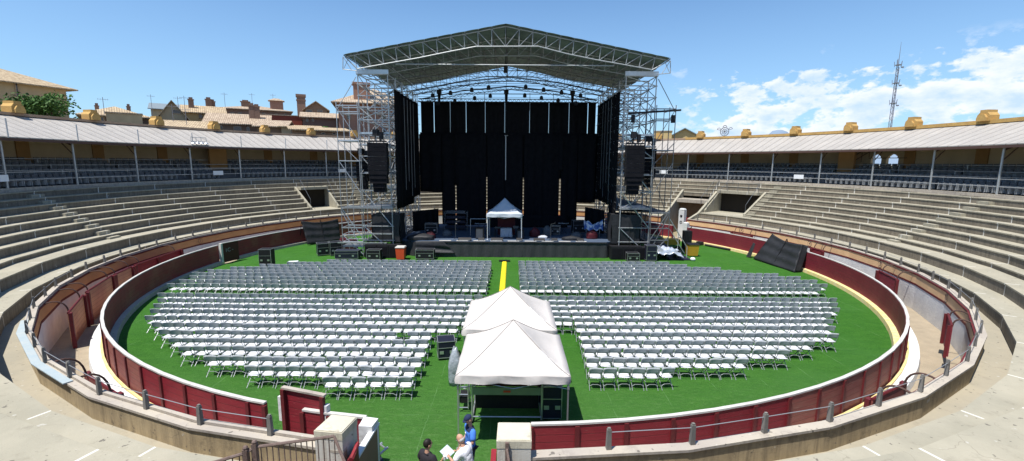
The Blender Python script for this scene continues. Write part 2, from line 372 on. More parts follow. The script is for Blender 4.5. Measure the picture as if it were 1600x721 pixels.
# ring helpers: azimuth in degrees, 0 = +y (behind the stage), 90 = +x (right)
def P(r, a, z): a = R_(a); return (r*math.sin(a), r*math.cos(a), z)
class Ring:
    def __init__(s, n, a0): s.n = n; s.a0 = a0; s.st = 360./n
    def rad(s, r, a):
        u = (a-s.a0) % s.st; return r*math.cos(pi/s.n)/math.cos(R_(u-s.st/2))
    def P(s, r, a, z): return P(s.rad(r, a), a, z)
    def az(s, a, b):
        k = math.ceil((a-s.a0)/s.st+1e-6); out = [a]
        while s.a0+k*s.st < b-1e-6: out.append(s.a0+k*s.st); k += 1
        return out+[b]
RG = Ring(42, 162.1); GR = Ring(41, -97.3); BR = Ring(110, 168.5)
def sweep(mb, ring, prof, a, b, closed=False, caps=False, mi=None):
    A = ring.az(a, b); n = len(prof)
    vs = [ring.P(r, t, z) for t in A for r, z in prof]; fs = []
    rng = n if closed else n-1
    for i in range(len(A)-1):
        for j in range(rng): k = (j+1) % n; fs.append((i*n+j, i*n+k, (i+1)*n+k, (i+1)*n+j))
    if closed or caps: fs += [tuple(range(n)), tuple(range((len(A)-1)*n, len(A)*n))[::-1]]
    return mb.add(vs, fs, mi)
def rect(r0, r1, z0, z1): return [(r0, z0), (r1, z0), (r1, z1), (r0, z1)]

# ------------------------------------------------------------------ ground
mb = MB(); mb.add([(-30000, -30000, -.06), (30000, -30000, -.06), (30000, 30000, -.06), (-30000, 30000, -.06)], [(0, 1, 2, 3)])
struct(obj('terrain', mb, M_dirt))
mb = MB(); n = 96
for r0, r1, z in ((0, 22.12, 0.),):
    vs = [(0, 0, z)]+[(r1*math.sin(2*pi*i/n), r1*math.cos(2*pi*i/n), z) for i in range(n)]
    mb.add(vs, [(0, 1+(i+1) % n, 1+i) for i in range(n)])
mb.bx(-3.1, 0, -27, -21.9, -.02, .004)
struct(obj('turf', mb, M_turf))
mb = MB(); sweep(mb, RG, [(24.4, -.004), (22.0, -.004)], -172.6, 180)
struct(obj('alley_ground', mb, M_sand))

# ------------------------------------------------------------------ outer alley wall (parapet)
ENT0, ENT1 = -172.6, 180.     # entrance gap between azimuth 180 and 187.4
wall_secs = [(-172.6, 44.5, 'left'), (51.8, 180, 'right')]
for a, b, side in wall_secs:
    w = thing('alley_wall', 'rendered %s alley wall with %s and short posts' % (('left outer', 'ochre band in shade, pale blue coping near the camera') if side == 'left' else ('right outer', 'sunlit tan band with circled numbers')), 'wall', P(24.4, (a+b)/2, 0))
    mb = MB(); sweep(mb, RG, rect(24.375, 24.58, -.05, 2.02), a, b, True); obj('wall_core', mb, M_par, w)
    mb = MB(); ci = 24.44 if side == 'left' else 24.37; sweep(mb, RG, [(ci, 2.025), (24.62, 2.025), (24.62, 2.085), (ci, 2.085)], a, b, True); obj('coping', mb, M_cop, w)
    if side == 'left': mb = MB(); sweep(mb, RG, rect(24.33, 24.43, 2.025, 2.15), a, b, True); obj('inner_kerb', mb, M_cop, w)
    mb = MB(); sweep(mb, RG, rect(24.34, 24.37, 0, 1.36), a, b, True); obj('white_lower_wall', mb, M_white, w)
    mb = MB(); sweep(mb, RG, rect(24.325, 24.37, 1.362, 1.46), a, b, True); obj('lower_red_line', mb, M_dred, w)
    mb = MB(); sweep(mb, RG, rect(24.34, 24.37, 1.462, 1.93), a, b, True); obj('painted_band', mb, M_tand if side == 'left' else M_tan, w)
    mb = MB(); sweep(mb, RG, rect(24.31, 24.37, 1.935, 2.02), a, b, True); obj('upper_red_line', mb, M_dred, w)
    k = 161.7-360
    post_pts = []
    while k < b:
        if k > a+.5 and k < 178 and k > -171: post_pts.append(k)
        k += 360/84.
    for t in post_pts:
        mb = MB(); p = RG.P(24.45, t, 0); mb.box((p[0], p[1], 2.31), (.105, .09, .44), -R_(t), tx=.8, ty=.8); mb.box((p[0], p[1], 2.545), (.06, .055, .035), -R_(t)); obj('post', mb, M_post, w)
    mb = MB()
    for t0, t1 in zip(post_pts, post_pts[1:]): mb.tube(RG.P(24.45, t0, 2.46), RG.P(24.45, t1, 2.46), .009, 5)
    obj('wire_rail', mb, M_frame, w)
    if side == 'left':
        mb = MB(); sweep(mb, RG, rect(24.50, 24.70, 2.089, 2.12), -152, -134, True); obj('blue_coping', mb, M_bluecop, w)
    else:
        # sign digits in circles, painted flat on the band
        pass
# circled numbers
def text_part(name, body, size, loc, normal_az, parent, m, tilt=0):
    cu = D.curves.new(name, 'FONT'); cu.body = body; cu.size = size; cu.align_x = 'CENTER'; cu.align_y = 'CENTER'; cu.extrude = .002
    to = D.objects.new('tmp', cu); COL.objects.link(to)
    bpy.context.view_layer.update()
    me = D.meshes.new_from_object(to.evaluated_get(bpy.context.evaluated_depsgraph_get())); D.objects.remove(to)
    # text faces the ring centre: its right-hand direction when seen from the centre
    a = R_(normal_az); right = Vector((math.cos(a), -math.sin(a), 0)); upv = Vector((0, 0, 1)); nrm = right.cross(upv)
    M = Matrix((right, upv, nrm)).transposed()
    mb = MB(); mb.add([M@v.co+Vector(loc) for v in me.vertices], [tuple(p.vertices) for p in me.polygons]); D.meshes.remove(me)
    return obj(name, mb, m, parent)
walls = [o for o in COL.objects if o.name.startswith('alley_wall')]
for (px, py), d, w in (((1157.6, 359.7), '4', walls[1]), ((1263.4, 380), '4', walls[1]), ((1372.6, 410.5), '5', walls[1]), ((1475, 459), '5', walls[1]), ((315, 376), '1', walls[0])):
    r = ray(px, py); a_ = r[0]**2+r[1]**2; b_ = 2*(CAM[0]*r[0]+CAM[1]*r[1]); c_ = CAM[0]**2+CAM[1]**2-24.2**2; t_ = (-b_+math.sqrt(b_*b_-4*a_*c_))/2/a_
    q = CAM+r*t_; az = math.degrees(math.atan2(q[0], q[1])); z = 1.70
    L0 = RG.P(24.33, az, z)
    text_part('number', d, .34, L0, az, w, M_rust)
    mb = MB(); A = R_(az); rt_ = Vector((math.cos(A), -math.sin(A), 0))
    for i in range(20):
        t0, t1 = 2*pi*i/20, 2*pi*(i+1)/20; c0 = Vector(L0)
        mb.tube(c0+rt_*(.2*math.cos(t0))+Vector((0, 0, .2*math.sin(t0))), c0+rt_*(.2*math.cos(t1))+Vector((0, 0, .2*math.sin(t1))), .012, 4)
    obj('number_ring', mb, M_rust, w)

# ------------------------------------------------------------------ terraces
DR, DZ = .643, .41
def nose(k): return 27.4+DR*k, 2.98+DZ*k
rows = [('walk', 25.34, 1.45, 2.06), ('ledge', 26.3, 2.06, 2.64), ('half', 27.4, 2.64, 2.9)]
zprev = 2.9
for k in range(1, 8): r, z = nose(k); rows.append(('row', r, zprev, z)); zprev = z
VL = (-53.0, -46.8); VR = (52.6, 61.7); TG = (44.5, 51.8)
ter = thing('terrace', 'stepped bare concrete seating terrace running round the whole ring', 'seating terrace', (0, -27, 0))
# floor of the walkway
mb = MB(); 
for a, b, _ in wall_secs: sweep(mb, RG, [(24.5, 1.45), (25.36, 1.45)], a, b)
obj('walkway', mb, M_floor, ter)
def secs(k):
    """azimuth sections of row k (0 walk,1 ledge,2 half,3.. rows), cutting the doorways"""
    cuts = [TG] if k <= 5 else []
    if 2 <= k <= 6: cuts = cuts+[VL, VR]
    S = []; a = -172.6
    for c in sorted(cuts): S.append((a, c[0])); a = c[1]
    S.append((a, 180)); return S
for k, (nm, r, z0, z1) in enumerate(rows):
    rn = rows[k+1][1] if k+1 < len(rows) else 32.31
    mt = MB(); mr = MB()
    for a, b in secs(k):
        sweep(mt, RG, [(r-.035, z1-.07), (r-.035, z1), (rn+.01, z1)], a, b)
        sweep(mr, RG, [(r, z0-.02), (r, z1-.065)], a, b)
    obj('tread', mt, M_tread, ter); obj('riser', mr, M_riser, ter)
# doorways in the terrace
for (a0, a1), nm in ((VL, 'L'), (VR, 'R')):
    mb = MB(); ro = 30.6
    sweep(mb, RG, [(27.0, 2.645), (ro, 2.645)], a0, a1)
    for a in (a0, a1):
        p = [RG.P(27.3, a, 2.64), RG.P(27.3, a, 2.9), RG.P(ro, a, nose(5)[1]+.05), RG.P(ro, a, 2.64)]
        o = Vector(P(1, a+90, 0))*(-.22 if a == a0 else .22); mb.extr(p, o)
    obj('doorway_cheek', mb, M_tread, ter)
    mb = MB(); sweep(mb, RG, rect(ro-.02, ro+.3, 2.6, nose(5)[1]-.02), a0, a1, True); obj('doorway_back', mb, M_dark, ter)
    mb = MB(); sweep(mb, RG, rect(ro-1.1, ro+.35, nose(5)[1]-.3, nose(5)[1]+.0), a0, a1, True); obj('doorway_lintel', mb, M_tread, ter)
    # guard rail above
    mb = MB(); zt = nose(5)[1]
    pr = [RG.P(ro-1.05, a0+(a1-a0)*i/4, zt) for i in range(5)]
    for p in pr: mb.tube(p, (p[0], p[1], zt+.9), .025)
    for zz in (.45, .9): mb.path([(p[0], p[1], zt+zz) for p in pr], .02)
    for a in (a0, a1): mb.tube(RG.P(27.6, a, 3.0), RG.P(27.6, a, 3.8), .022); mb.tube(RG.P(27.6, a, 3.8), RG.P(ro-1, a, zt+.9), .022)
    obj('doorway_rail', mb, M_steeld, ter)
mb = MB()
for a in TG:
    p = [RG.P(24.35, a, 0), RG.P(24.35, a, 2.1), RG.P(26.3, a, 2.66), RG.P(30.0, a, 4.9), RG.P(30, a, 0)]
    mb.extr(p, Vector(P(1, a+90, 0))*(-.25 if a == TG[0] else .25))
obj('bull_gate_cheeks', mb, M_tread, ter); mb = MB()
sweep(mb, RG, rect(29.0, 29.3, 0, 3.9), TG[0], TG[1], True)
obj('bull_gate_tunnel', mb, M_brownw, ter)
mb = MB(); sweep(mb, RG, rect(28.2, 30.0, 3.5, 3.9), TG[0], TG[1], True); obj('tunnel_lintel', mb, M_cop, ter)
mb = MB(); sweep(mb, RG, rect(28.9, 28.99, 0, 1.7), TG[0]+1, TG[1]-1, True); obj('tunnel_door', mb, M_red, ter)
# stair blocks (one block halves each step)
for a_lo, a_hi, wd in ((-95.4, -95.3, .95), (93.6, 96.0, .9), (62.9, 63.0, .8), (8, 8, .9), (-40, -40, .9)):
    mb = MB()
    for k in range(2, 10):
        r, z1 = rows[k][1], rows[k][3]; z0 = rows[k][2]; a = a_lo+(a_hi-a_lo)*(k-2)/7
        p = RG.P(r-.17, a, 0); h = (z1-z0)/2
        mb.box((p[0], p[1], z0+h/2), (wd, .34, h), -R_(a))
    obj('stair_steps', mb, M_tread, ter)
for a in (53.5, 50.5):
    mb = MB(); pts = []
    for k in (3, 5, 7, 9):
        r, z1 = rows[k][1], rows[k][3]; p = RG.P(r, a, z1); mb.tube(p, (p[0], p[1], z1+.85), .022); pts.append((p[0], p[1], z1+.85))
    mb.path(pts, .022); obj('stair_rail', mb, M_steeld, ter)
# entrance end walls of the terrace, hidden ends closed
mb = MB()
for a, sgn in ((-172.6, -1), (180, 1)):
    p = [RG.P(24.7, a, 0), RG.P(24.7, a, 1.44), RG.P(25.34, a, 1.44), RG.P(25.34, a, 2.04), RG.P(26.3, a, 2.04), RG.P(32, a, 5.8), RG.P(32, a, 0)]
    mb.extr(p, Vector(P(1, a+90, 0))*.02*sgn)
obj('entrance_side_wall', mb, M_par, ter)

# ------------------------------------------------------------------ covered gallery
gal = thing('covered_gallery', 'covered upper gallery with corrugated roof, steel posts and yellow merlons on its ridge', 'gallery', (0, -34, 0))
GA, GB = -150, 150
mb = MB(); sweep(mb, GR, [(32.3, 5.8), (32.3, 6.1), (33.3, 6.1), (33.3, 6.5), (34.2, 6.5), (34.2, 6.9), (35.1, 6.9), (35.1, 7.3), (36.2, 7.3)], GA, GB); obj('gallery_floor', mb, M_gfloor, gal)
mb = MB(); sweep(mb, RG, rect(32.2, 32.5, 5.6, 6.0), -172.6, 180, True); sweep(mb, GR, rect(32.22, 32.42, 5.9, 6.12), GA, GB, True); obj('front_kerb', mb, M_cop, gal)
# rear wall, with two arches on the right left open
arch = [(73.0, 74.5), (75.2, 76.8)]
mb = MB(); a = GA
for s0, s1 in arch: sweep(mb, GR, rect(36.2, 36.5, 0, 11.2), a, s0, True); sweep(mb, GR, rect(36.2, 36.5, 0, 7.4), s0, s1, True); a = s1
sweep(mb, GR, rect(36.2, 36.5, 0, 11.2), a, GB, True)
for s0, s1 in arch:
    N_ = 10
    for i in range(N_):
        u0, u1 = -1+2*i/N_, -1+2*(i+1)/N_; am = (s0+s1)/2; hw = (s1-s0)/2
        zz = 8.35+.62*math.sqrt(max(0, 1-((u0+u1)/2)**2)); sweep(mb, GR, rect(36.2, 36.5, zz, 11.2), am+hw*u0, am+hw*u1, True)
obj('rear_wall', mb, M_gwall, gal)
mb = MB(); sweep(mb, GR, [(31.85, 9.30), (36.15, 11.02), (36.15, 11.09), (31.85, 9.37)], GA, GB, True); obj('roof', mb, M_roof, gal)
mb = MB(); sweep(mb, GR, rect(31.84, 31.96, 9.12, 9.295), GA, GB, True); obj('fascia', mb, M_fascia, gal)
mb = MB(); sweep(mb, GR, rect(36.0, 36.6, 11.1, 11.3), GA, 40, True); obj('ridge_wall', mb, M_ridge, gal)
mb = MB(); sweep(mb, GR, rect(36.0, 36.6, 11.1, 11.38), 40.01, GB, True); obj('ridge_wall', mb, M_och, gal)
vis = [-97.3+GR.st*j for j in range(-3, 26)]
for a in vis:
    if a > GB: continue
    hide = -38 < a < 38
    mb = MB(); mb.tube(GR.P(32.3, a, 6.1), GR.P(32.3, a, 9.15), .07, 8)
    if a < 0: mb.tube(GR.P(31.8, a, 9.3), GR.P(31.8, a, 10.5), .04, 6)
    obj('post', mb, M_steel, gal)
    mb = MB(); p = GR.P(36.15, a, 9.15); mb.box(p, (.9, .14, 3.7), -R_(a)); obj('pilaster', mb, M_pil, gal)
    mb = MB(); mb.tube(GR.P(32.3, a, 9.0), GR.P(36.2, a, 10.7), .06, 6); mb.tube(GR.P(32.3, a, 8.3), GR.P(33.4, a, 9.5), .035, 6); obj('rafter', mb, M_fascia, gal)
for j in range(-3, 26):
    a = -97.3+GR.st*j
    if a > GB: continue
    a += -.2
    # merlon: chamfered block standing across the ridge
    A = R_(a); rad_ = Vector((math.sin(A), math.cos(A), 0)); tan = Vector((math.cos(A), -math.sin(A), 0)); c = Vector(GR.P(36.3, a, 11.3))
    poly = [(-.44, 0), (.44, 0), (.44, .44), (.26, .66), (.26, .84), (-.26, .84), (-.26, .66), (-.44, .44)]
    mb = MB(); mb.extr([c+tan*u+Vector((0, 0, v))-rad_*.45 for u, v in poly], rad_*.8)
    mb.extr([c+tan*u+Vector((0, 0, v))-rad_*.62 for u, v in [(-.34, 0), (.34, 0), (.34, .26), (.18, .5), (-.18, .5), (-.34, .26)]], rad_*.2)
    obj('merlon', mb, M_och, gal)
mb = MB()
for zz, rr in ((6.62, .035), (7.12, .03)):
    pts = [GR.P(32.33, a, zz) for a in vis if a < GB]; mb.path(pts, rr, 5)
obj('front_rails', mb, M_steel, gal)
mb = MB()
for rr, zz in ((34.15, 7.55), (35.1, 8.0), (33.3, 7.2)):
    pts = [GR.P(rr, a, zz) for a in vis if a < GB]; mb.path(pts, .022, 5)
    for i, p in enumerate(pts): mb.tube(p, (p[0], p[1], zz-.9), .02, 4)
obj('inner_rails', mb, M_steel, gal)
# dark bar/stair door pieces seen inside
for a, w_, z1 in ((-63.5, 1.8, 10.2), (70.8, 1.5, 10.2)):
    mb = MB(); p = GR.P(34.9, a, 0); mb.box((p[0], p[1], (7+z1)/2), (w_, .3, z1-7), -R_(a)); obj('inner_partition', mb, M_pil, gal)
mb = MB()   # iron stair in front of the arches
for i in range(5):
    a = 69.3+i*1.1; z = 7.0+i*.42; mb.tube(GR.P(35.3, a, z), GR.P(35.3, a, z+1.0), .03)
mb.tube(GR.P(35.3, 69.3, 8.0), GR.P(35.3, 73.7, 9.7), .035); mb.tube(GR.P(35.3, 69.3, 7.5), GR.P(35.3, 73.7, 9.2), .035)
mb.path([GR.P(35.3, 73.7, 8.6), GR.P(35.3, 79, 8.6)], .035); mb.path([GR.P(35.3, 73.7, 9.7), GR.P(35.3, 77.5, 9.7)], .03)
obj('iron_stair', mb, M_fascia, gal)

# gallery seats
def seat_mesh():
    mb = MB(); mb.box((0, .05, .4), (.42, .38, .05)); mb.box((0, .25, .62), (.42, .05, .36)); mb.box((0, .05, .19), (.08, .25, .38))
    mb.box((-.2, -.02, .35), (.025, .42, .5), mi=1); mb.box((.2, -.02, .35), (.025, .42, .5), mi=1); return mb
sm = seat_mesh(); s0 = obj('gallery_seat', sm, [M_seat, M_seatf]); s0.location = (0, 0, 0)
spots = []
for row, (rr, zz) in enumerate(((32.75, 6.1), (33.75, 6.5), (34.65, 6.9), (35.6, 7.3))):
    da = math.degrees(.52/rr); a = -101
    while a < 101:
        if -38 < a < 40: a = 40
        inb = ((a+97.3) % GR.st)
        gap = (row == 0 and int((a+97.3)//GR.st) % 4 == 2 and inb > 6.6) or inb < .5 or (-66 < a < -61.5) or (69 < a < 72 and row > 1)
        if not gap: spots.append((row, a, rr, zz))
        a += da
spots.sort(key=lambda s: (s[0] > 1, math.dist(P(s[2], s[1], s[3]), CAM)))
for i, (row, a, rr, zz) in enumerate(spots[:290]):
    o = s0 if i == 0 else s0.copy()
    if i: COL.objects.link(o)
    o.location = GR.P(rr, a, zz); o.rotation_euler = (0, 0, -R_(a))
    side = 'left' if a < 0 else 'right'
    o['label'] = 'grey plastic seat in the %s row of the shaded %s gallery' % (('front', 'second')[min(row, 1)], side); o['category'] = 'seat'; o['group'] = 'seats in the %s gallery, %s row' % (side, ('front', 'second')[min(row, 1)])
mb = MB(); V = np.array(sm.v)
for row, a, rr, zz in spots[290:]:
    A = -R_(a); c, s = math.cos(A), math.sin(A); p = GR.P(rr, a, zz)
    W = np.stack([V[:, 0]*c-V[:, 1]*s+p[0], V[:, 0]*s+V[:, 1]*c+p[1], V[:, 2]+p[2]], 1)
    b = len(mb.v); mb.v += [tuple(x) for x in W.tolist()]; mb.f += [tuple(i+b for i in f) for f in sm.f]; mb.mi += sm.mi
tag(obj('gallery_seating', mb, [M_seat, M_seatf]), 'rear rows of grey seats in deep gallery shade', 'seating', kind='stuff')
# white notices hanging on the gallery rail
for i, ((px, py), txt) in enumerate((((341, 270.5), 'on the rail of the left gallery, below the floodlights'), ((535, 267), 'on the left gallery rail behind the scaffold wing'), ((1037, 269), 'on the right gallery rail beside the scaffold wing'), ((1248, 276.5), 'on the rail of the right gallery, in the open middle'), ((1, 279), 'on the left gallery rail at the picture edge'))):
    r = ray(px, py); a_ = r[0]**2+r[1]**2; b_ = 2*(CAM[0]*r[0]+CAM[1]*r[1]); c_ = CAM[0]**2+CAM[1]**2-32.2**2; t_ = (-b_+math.sqrt(b_*b_-4*a_*c_))/2/a_
    q = CAM+r*t_; az = math.degrees(math.atan2(q[0], q[1]))
    mb = MB(); mb.box((q[0], q[1], q[2]), (1.0, .04, .42), -R_(az)); tag(obj('notice_board', mb, M_sign), 'small white notice board %s' % txt, 'notice board')
# floodlights on the left gallery roof
fl = thing('floodlight_rack', 'rack of round floodlights on the eave of the left gallery', 'floodlight', (-30, 11, 9.3))
mb = MB(); A = Vector((-30.25, 10.45, 9.75)); B = Vector((-29.75, 11.85, 9.75))
for dz in (0, .38): mb.tube(A+Vector((0, 0, dz)), B+Vector((0, 0, dz)), .03)
for t in (0, .33, .66, 1): q = A.lerp(B, t); mb.tube(q+Vector((0, 0, -.3)), q+Vector((0, 0, .38)), .025)
mb.tube(A.lerp(B, .5)+Vector((0, 0, -.4)), (-30.3, 11.2, 9.35), .05)
obj('rack_frame', mb, M_steel, fl)
for t in (.08, .36, .64, .92):
    q = A.lerp(B, t)+Vector((.15, -.1, -.2)); mb = MB(); mb.disc_lathe(q, [(.05, .16), (.2, .02), (.22, 0), (.2, -.02)], 12); obj('lamp', mb, M_alu, fl)

# ------------------------------------------------------------------ barrier (barrera)
def barrier(a0, a1, label, inner, outers, loc_a):
    t = thing('ring_barrier', label, 'barrier', P(22.5, loc_a, 0))
    js = BR.az(a0, a1); js = [js[0]]+[j for j in js[1:-1] if j-js[0] > .8 and js[-1]-j > .8]+[js[-1]]
    for j0, j1 in zip(js, js[1:]):
        mid = (j0+j1)/2; mb = MB(); sweep(mb, BR, rect(22.41, 22.445, .02, 1.47), j0, j1, True); obj('inner_boarding', mb, inner, t)
        mb = MB(); sweep(mb, BR, rect(22.47, 22.51, .06, 1.47), j0, j1, True); obj('outer_boarding', mb, outers(mid), t)
    for j in js:
        mb = MB(); p = P(22.51, j, .72); mb.box(p, (.11, .09, 1.44), -R_(j)); obj('post', mb, M_rpost, t)
    mb = MB(); sweep(mb, BR, rect(22.42, 22.53, 1.472, 1.522), a0, a1, True); obj('top_rail', mb, M_rail, t)
    mb = MB(); sweep(mb, BR, [(22.60, 0), (23.02, 0), (22.98, .28), (22.60, .3)], a0, a1, True); obj('outer_footing', mb, M_white, t)
    mb = MB(); sweep(mb, BR, [(22.56, .02), (22.64, .02), (22.64, .36), (22.56, .36)], a0, a1, True); obj('outer_yellow_line', mb, M_yel, t)
    mb = MB(); sweep(mb, BR, [(22.12, 0), (22.40, 0), (22.40, .24), (22.15, .22)], a0, a1, True); obj('inner_footing', mb, M_cop if a1 < 0 else M_yel, t)
    return t
LG = -86.9
barrier(-163.5, LG-.2, 'red boarded ring barrier along the near left, from open gate to marked gate', M_brd, lambda a: M_red if a < -150 else M_redw, -130)
barrier(LG+3.7, -35, 'dark red ring barrier at the far left, running behind the stage scaffold', M_brd, lambda a: M_redw, -60)
b3 = barrier(55, 178, 'long red boarded ring barrier curving all round the right side', M_brr, lambda a: M_red if a > 158 else M_redw, 120)
barrier(-171.2, -166.6, 'short piece of red barrier between open gate and white pillar', M_brd, lambda a: M_red, -169)
barrier(30, 50.5, 'red barrier behind the right end of the stage, before the bull gate', M_brr, lambda a: M_redw, 42)
# marked gate, standing a little open
g = thing('barrier_gate', 'dark gate with faint white letters and cream edge post in left barrier', 'gate', P(22.3, LG, 0))
q0 = Vector(P(22.2, LG, 0)); q1 = Vector(P(21.95, LG+3.9, 0)); dv = (q1-q0).normalized(); nv = Vector((-dv.y, dv.x, 0))
mb = MB(); mb.extr([q0+Vector((0, 0, .1)), q1+Vector((0, 0, .1)), q1+Vector((0, 0, 1.6)), q0+Vector((0, 0, 1.6))], nv*.06); obj('gate_leaf', mb, M_maroon, g)
mb = MB(); mb.box(q0-dv*.08+Vector((0, 0, .82)), (.16, .2, 1.64), math.atan2(dv.y, dv.x)); obj('edge_post', mb, M_joint, g)
mb = MB(); mb.box(q0-dv*.08+Vector((0, 0, .1)), (.22, .26, .2), math.atan2(dv.y, dv.x)); obj('post_foot', mb, M_yel, g)
mb = MB(); mb.tube(q0+Vector((0, 0, 1.63)), q1+Vector((0, 0, 1.63)), .035); obj('top_rail', mb, M_rail, g)
az_ = math.degrees(math.atan2(q0.x, q0.y))
L0 = q0.lerp(q1, .42)+Vector((0, 0, 1.02)); L0 = L0-nv*.012 if (L0-nv).length < L0.length else L0+nv*.075
text_part('gate_letters', '1C -', .42, L0, math.degrees(math.atan2(-dv.y, dv.x)), g, M_seatf)
# open gate near left
g = thing('barrier_gate', 'bright red open gate leaf standing above the near left barrier', 'gate', (-5.7, -20.9, 0))
q0 = Vector((-6.36, -21.55, 0)); q1 = Vector((-5.0, -21.75, 0)); 
q0 = Vector(tuple(at_z(444, 606, 1.95)[:2])+(0,)); q1 = Vector(tuple(at_z(505, 618, 1.95)[:2])+(0,)); dv = (q1-q0).normalized(); nv = Vector((dv.y, -dv.x, 0))
mb = MB(); mb.extr([q0+Vector((0, 0, .1)), q1+Vector((0, 0, .1)), q1+Vector((0, 0, 1.93)), q0+Vector((0, 0, 1.93))], -nv*.05); obj('gate_leaf', mb, M_red, g)
for q in (q0, q1): mb = MB(); mb.box(q+nv*.05+Vector((0, 0, .98)), (.11, .1, 1.9), math.atan2(dv.y, dv.x)); obj('edge_post', mb, M_rpost, g)
mb = MB(); mb.box(q0.lerp(q1, .5)+Vector((0, 0, 1.955)), ((q1-q0).length+.12, .12, .05), math.atan2(dv.y, dv.x)); obj('top_rail', mb, M_cop, g)
for q, s in ((q0-dv*.13, 1), (q1+dv*.09, 1)): mb = MB(); mb.box(q+Vector((0, 0, 1.35)), (.1, .14, .7), math.atan2(dv.y, dv.x)); obj('latch_block', mb, M_white, g)

# burladeros: refuge screens in the alley
def screen(a0, a1, m, label, h=1.55, arcs=True, r=23.55, split=1, z0=.08):
    t = thing('refuge_screen', label, 'screen', P(r, (a0+a1)/2, 0))
    N_ = split
    for i in range(N_):
        b0, b1 = a0+(a1-a0)*i/N_, a0+(a1-a0)*(i+1)/N_
        q0 = Vector(P(r, b0, z0)); q1 = Vector(P(r, b1, z0)); n_ = Vector(P(1, (b0+b1)/2, 0))
        mb = MB(); mb.extr([q0, q1, q1+Vector((0, 0, h-z0)), q0+Vector((0, 0, h-z0))], n_*.05); obj('boarding', mb, m, t)
    for i in range(N_+1):
        b = a0+(a1-a0)*i/N_; mb = MB(); zc = z0-.06; p = P(r-.05, b, (h+zc)/2+.01); mb.box(p, (.2, .12, h-zc+.02) if z0 < .5 else (.08, .1, h-zc), -R_(b)); obj('post', mb, M_rpost, t)
    mb = MB(); q0 = P(r+.02, a0, h+.02); q1 = P(r+.02, a1, h+.02); mb.tube(q0, q1, .045); obj('top_edge', mb, M_rpost, t)
    if arcs:
        for b in (a0+(a1-a0)*.12, a0+(a1-a0)*.88):
            mb = MB(); pts = []
            for i in range(9):
                u = i/8*pi/2; pts.append(P(24.3-(24.3-r-.05)*math.sin(u), b, 2.0+0*u-(2.0-h)*(1-math.cos(u)) + .12*math.sin(2*u)))
            mb.path(pts, .03, 6); obj('bracket', mb, M_fascia, t)
    return t
screen(104.8, 110.6, M_brr, 'red refuge screen before the white wall, middle of right alley')
screen(86.9, 89.9, M_brr, 'small dark red refuge screen beside the leaning black sheet')
screen(128.4, 132.9, M_brr, 'big red refuge screen hung on two arched brackets at the near right bend', 1.8, r=23.72, z0=.55)
screen(65.5, 71, M_redw, 'low refuge screen in far right alley past the white pillar')
screen(149, 154, M_redw, 'refuge screen in near right alley, half hidden behind the parapet', 1.5)
screen(-120.5, -111.9, M_brl, 'long screen of worn tan boards between red posts, left alley', 1.62, split=1, r=23.5)
screen(-111.3, -106.2, M_brl, 'shorter worn tan screen next to the bright red one, left alley', 1.6, r=23.5)
screen(-105.2, -93, M_red, 'bright red long refuge screen farther up the left alley', 1.6, split=2, r=23.55)
screen(-128.6, -121.2, M_brl, 'worn tan screen nearest the blue coping, left alley', 1.55, r=23.55)
screen(-152, -146, M_redw, 'refuge screen below the near left parapet, mostly hidden by it', 1.3)

# white marker pillar by the bull gate
wp = thing('marker_pillar', 'white round-topped pillar with two dark marks beside the bull gate', 'pillar', P(24.0, 50.8, 0))
q = P(24.0, 50.9, 0)
mb = MB(); mb.box((q[0], q[1], 1.55), (.62, .5, 2.95), -R_(50)); mb.box((q[0], q[1], 3.15), (.58, .46, .14), -R_(50), tx=.75, ty=.75); obj('shaft', mb, M_white, wp)
f_ = Vector((-.38, -.72, 0)).normalized()
qq = Vector((q[0], q[1], 0))+Vector((-.235, -.20, 0))
A = R_(50); tn = Vector((math.cos(A), -math.sin(A), 0)); nr = Vector((-math.sin(A), -math.cos(A), 0)); fc = Vector((q[0], q[1], 0))+nr*.26
mb = MB(); mb.box(fc+Vector((0, 0, 2.4)), (.24, .02, .24), -A); obj('square_mark', mb, M_box, wp)
mb = MB()
for i in range(16):
    t0, t1 = 2*pi*i/16, 2*pi*(i+1)/16; mb.tube(fc+tn*(.12*math.cos(t0))+Vector((0, 0, 1.75+.12*math.sin(t0))), fc+tn*(.12*math.cos(t1))+Vector((0, 0, 1.75+.12*math.sin(t1))), .025, 5)
obj('ring_mark', mb, M_box, wp)
mb = MB(); q = P(22.6, 54.2, 0); mb.box((q[0], q[1], .95), (.5, .45, 1.9), -R_(54)); mb.box((q[0], q[1], 1.93), (.42, .38, .08), -R_(54), tx=.6, ty=.6)
tag(obj('gate_pillar', mb, M_white), 'lower white pillar where the right barrier starts, by the bull gate', 'pillar')

# ------------------------------------------------------------------ entrance
mb = MB(); pts = [at_z(491, 672, 2.5), at_z(534, 676, 2.5), at_z(557, 652, 2.5), at_z(518, 647.5, 2.5)]
def pillar(name, pts, z1, label):
    t = thing(name, label, 'pillar', (pts[0][0], pts[0][1], 0)); pl = [(p[0], p[1]) for p in pts]
    mb = MB(); mb.prism(pl, 0, z1-.18); obj('shaft', mb, M_white2, t)
    cx = sum(p[0] for p in pl)/4; cy = sum(p[1] for p in pl)/4
    mb = MB(); mb.prism([(cx+(x-cx)*1.03, cy+(y-cy)*1.03) for x, y in pl], z1-.18, z1-.02); mb.prism([(cx+(x-cx)*.97, cy+(y-cy)*.97) for x, y in pl], z1-.02, z1); obj('cap', mb, M_capst, t)
    return t
M_white2 = concrete('whitewashed_pillar', (.62, .60, .55), (.52, .50, .45), (.30, .24, .18), .55)
M_capst = concrete('rough_cap_stone', (.62, .58, .46), (.50, .46, .36), (.26, .23, .18), .8)
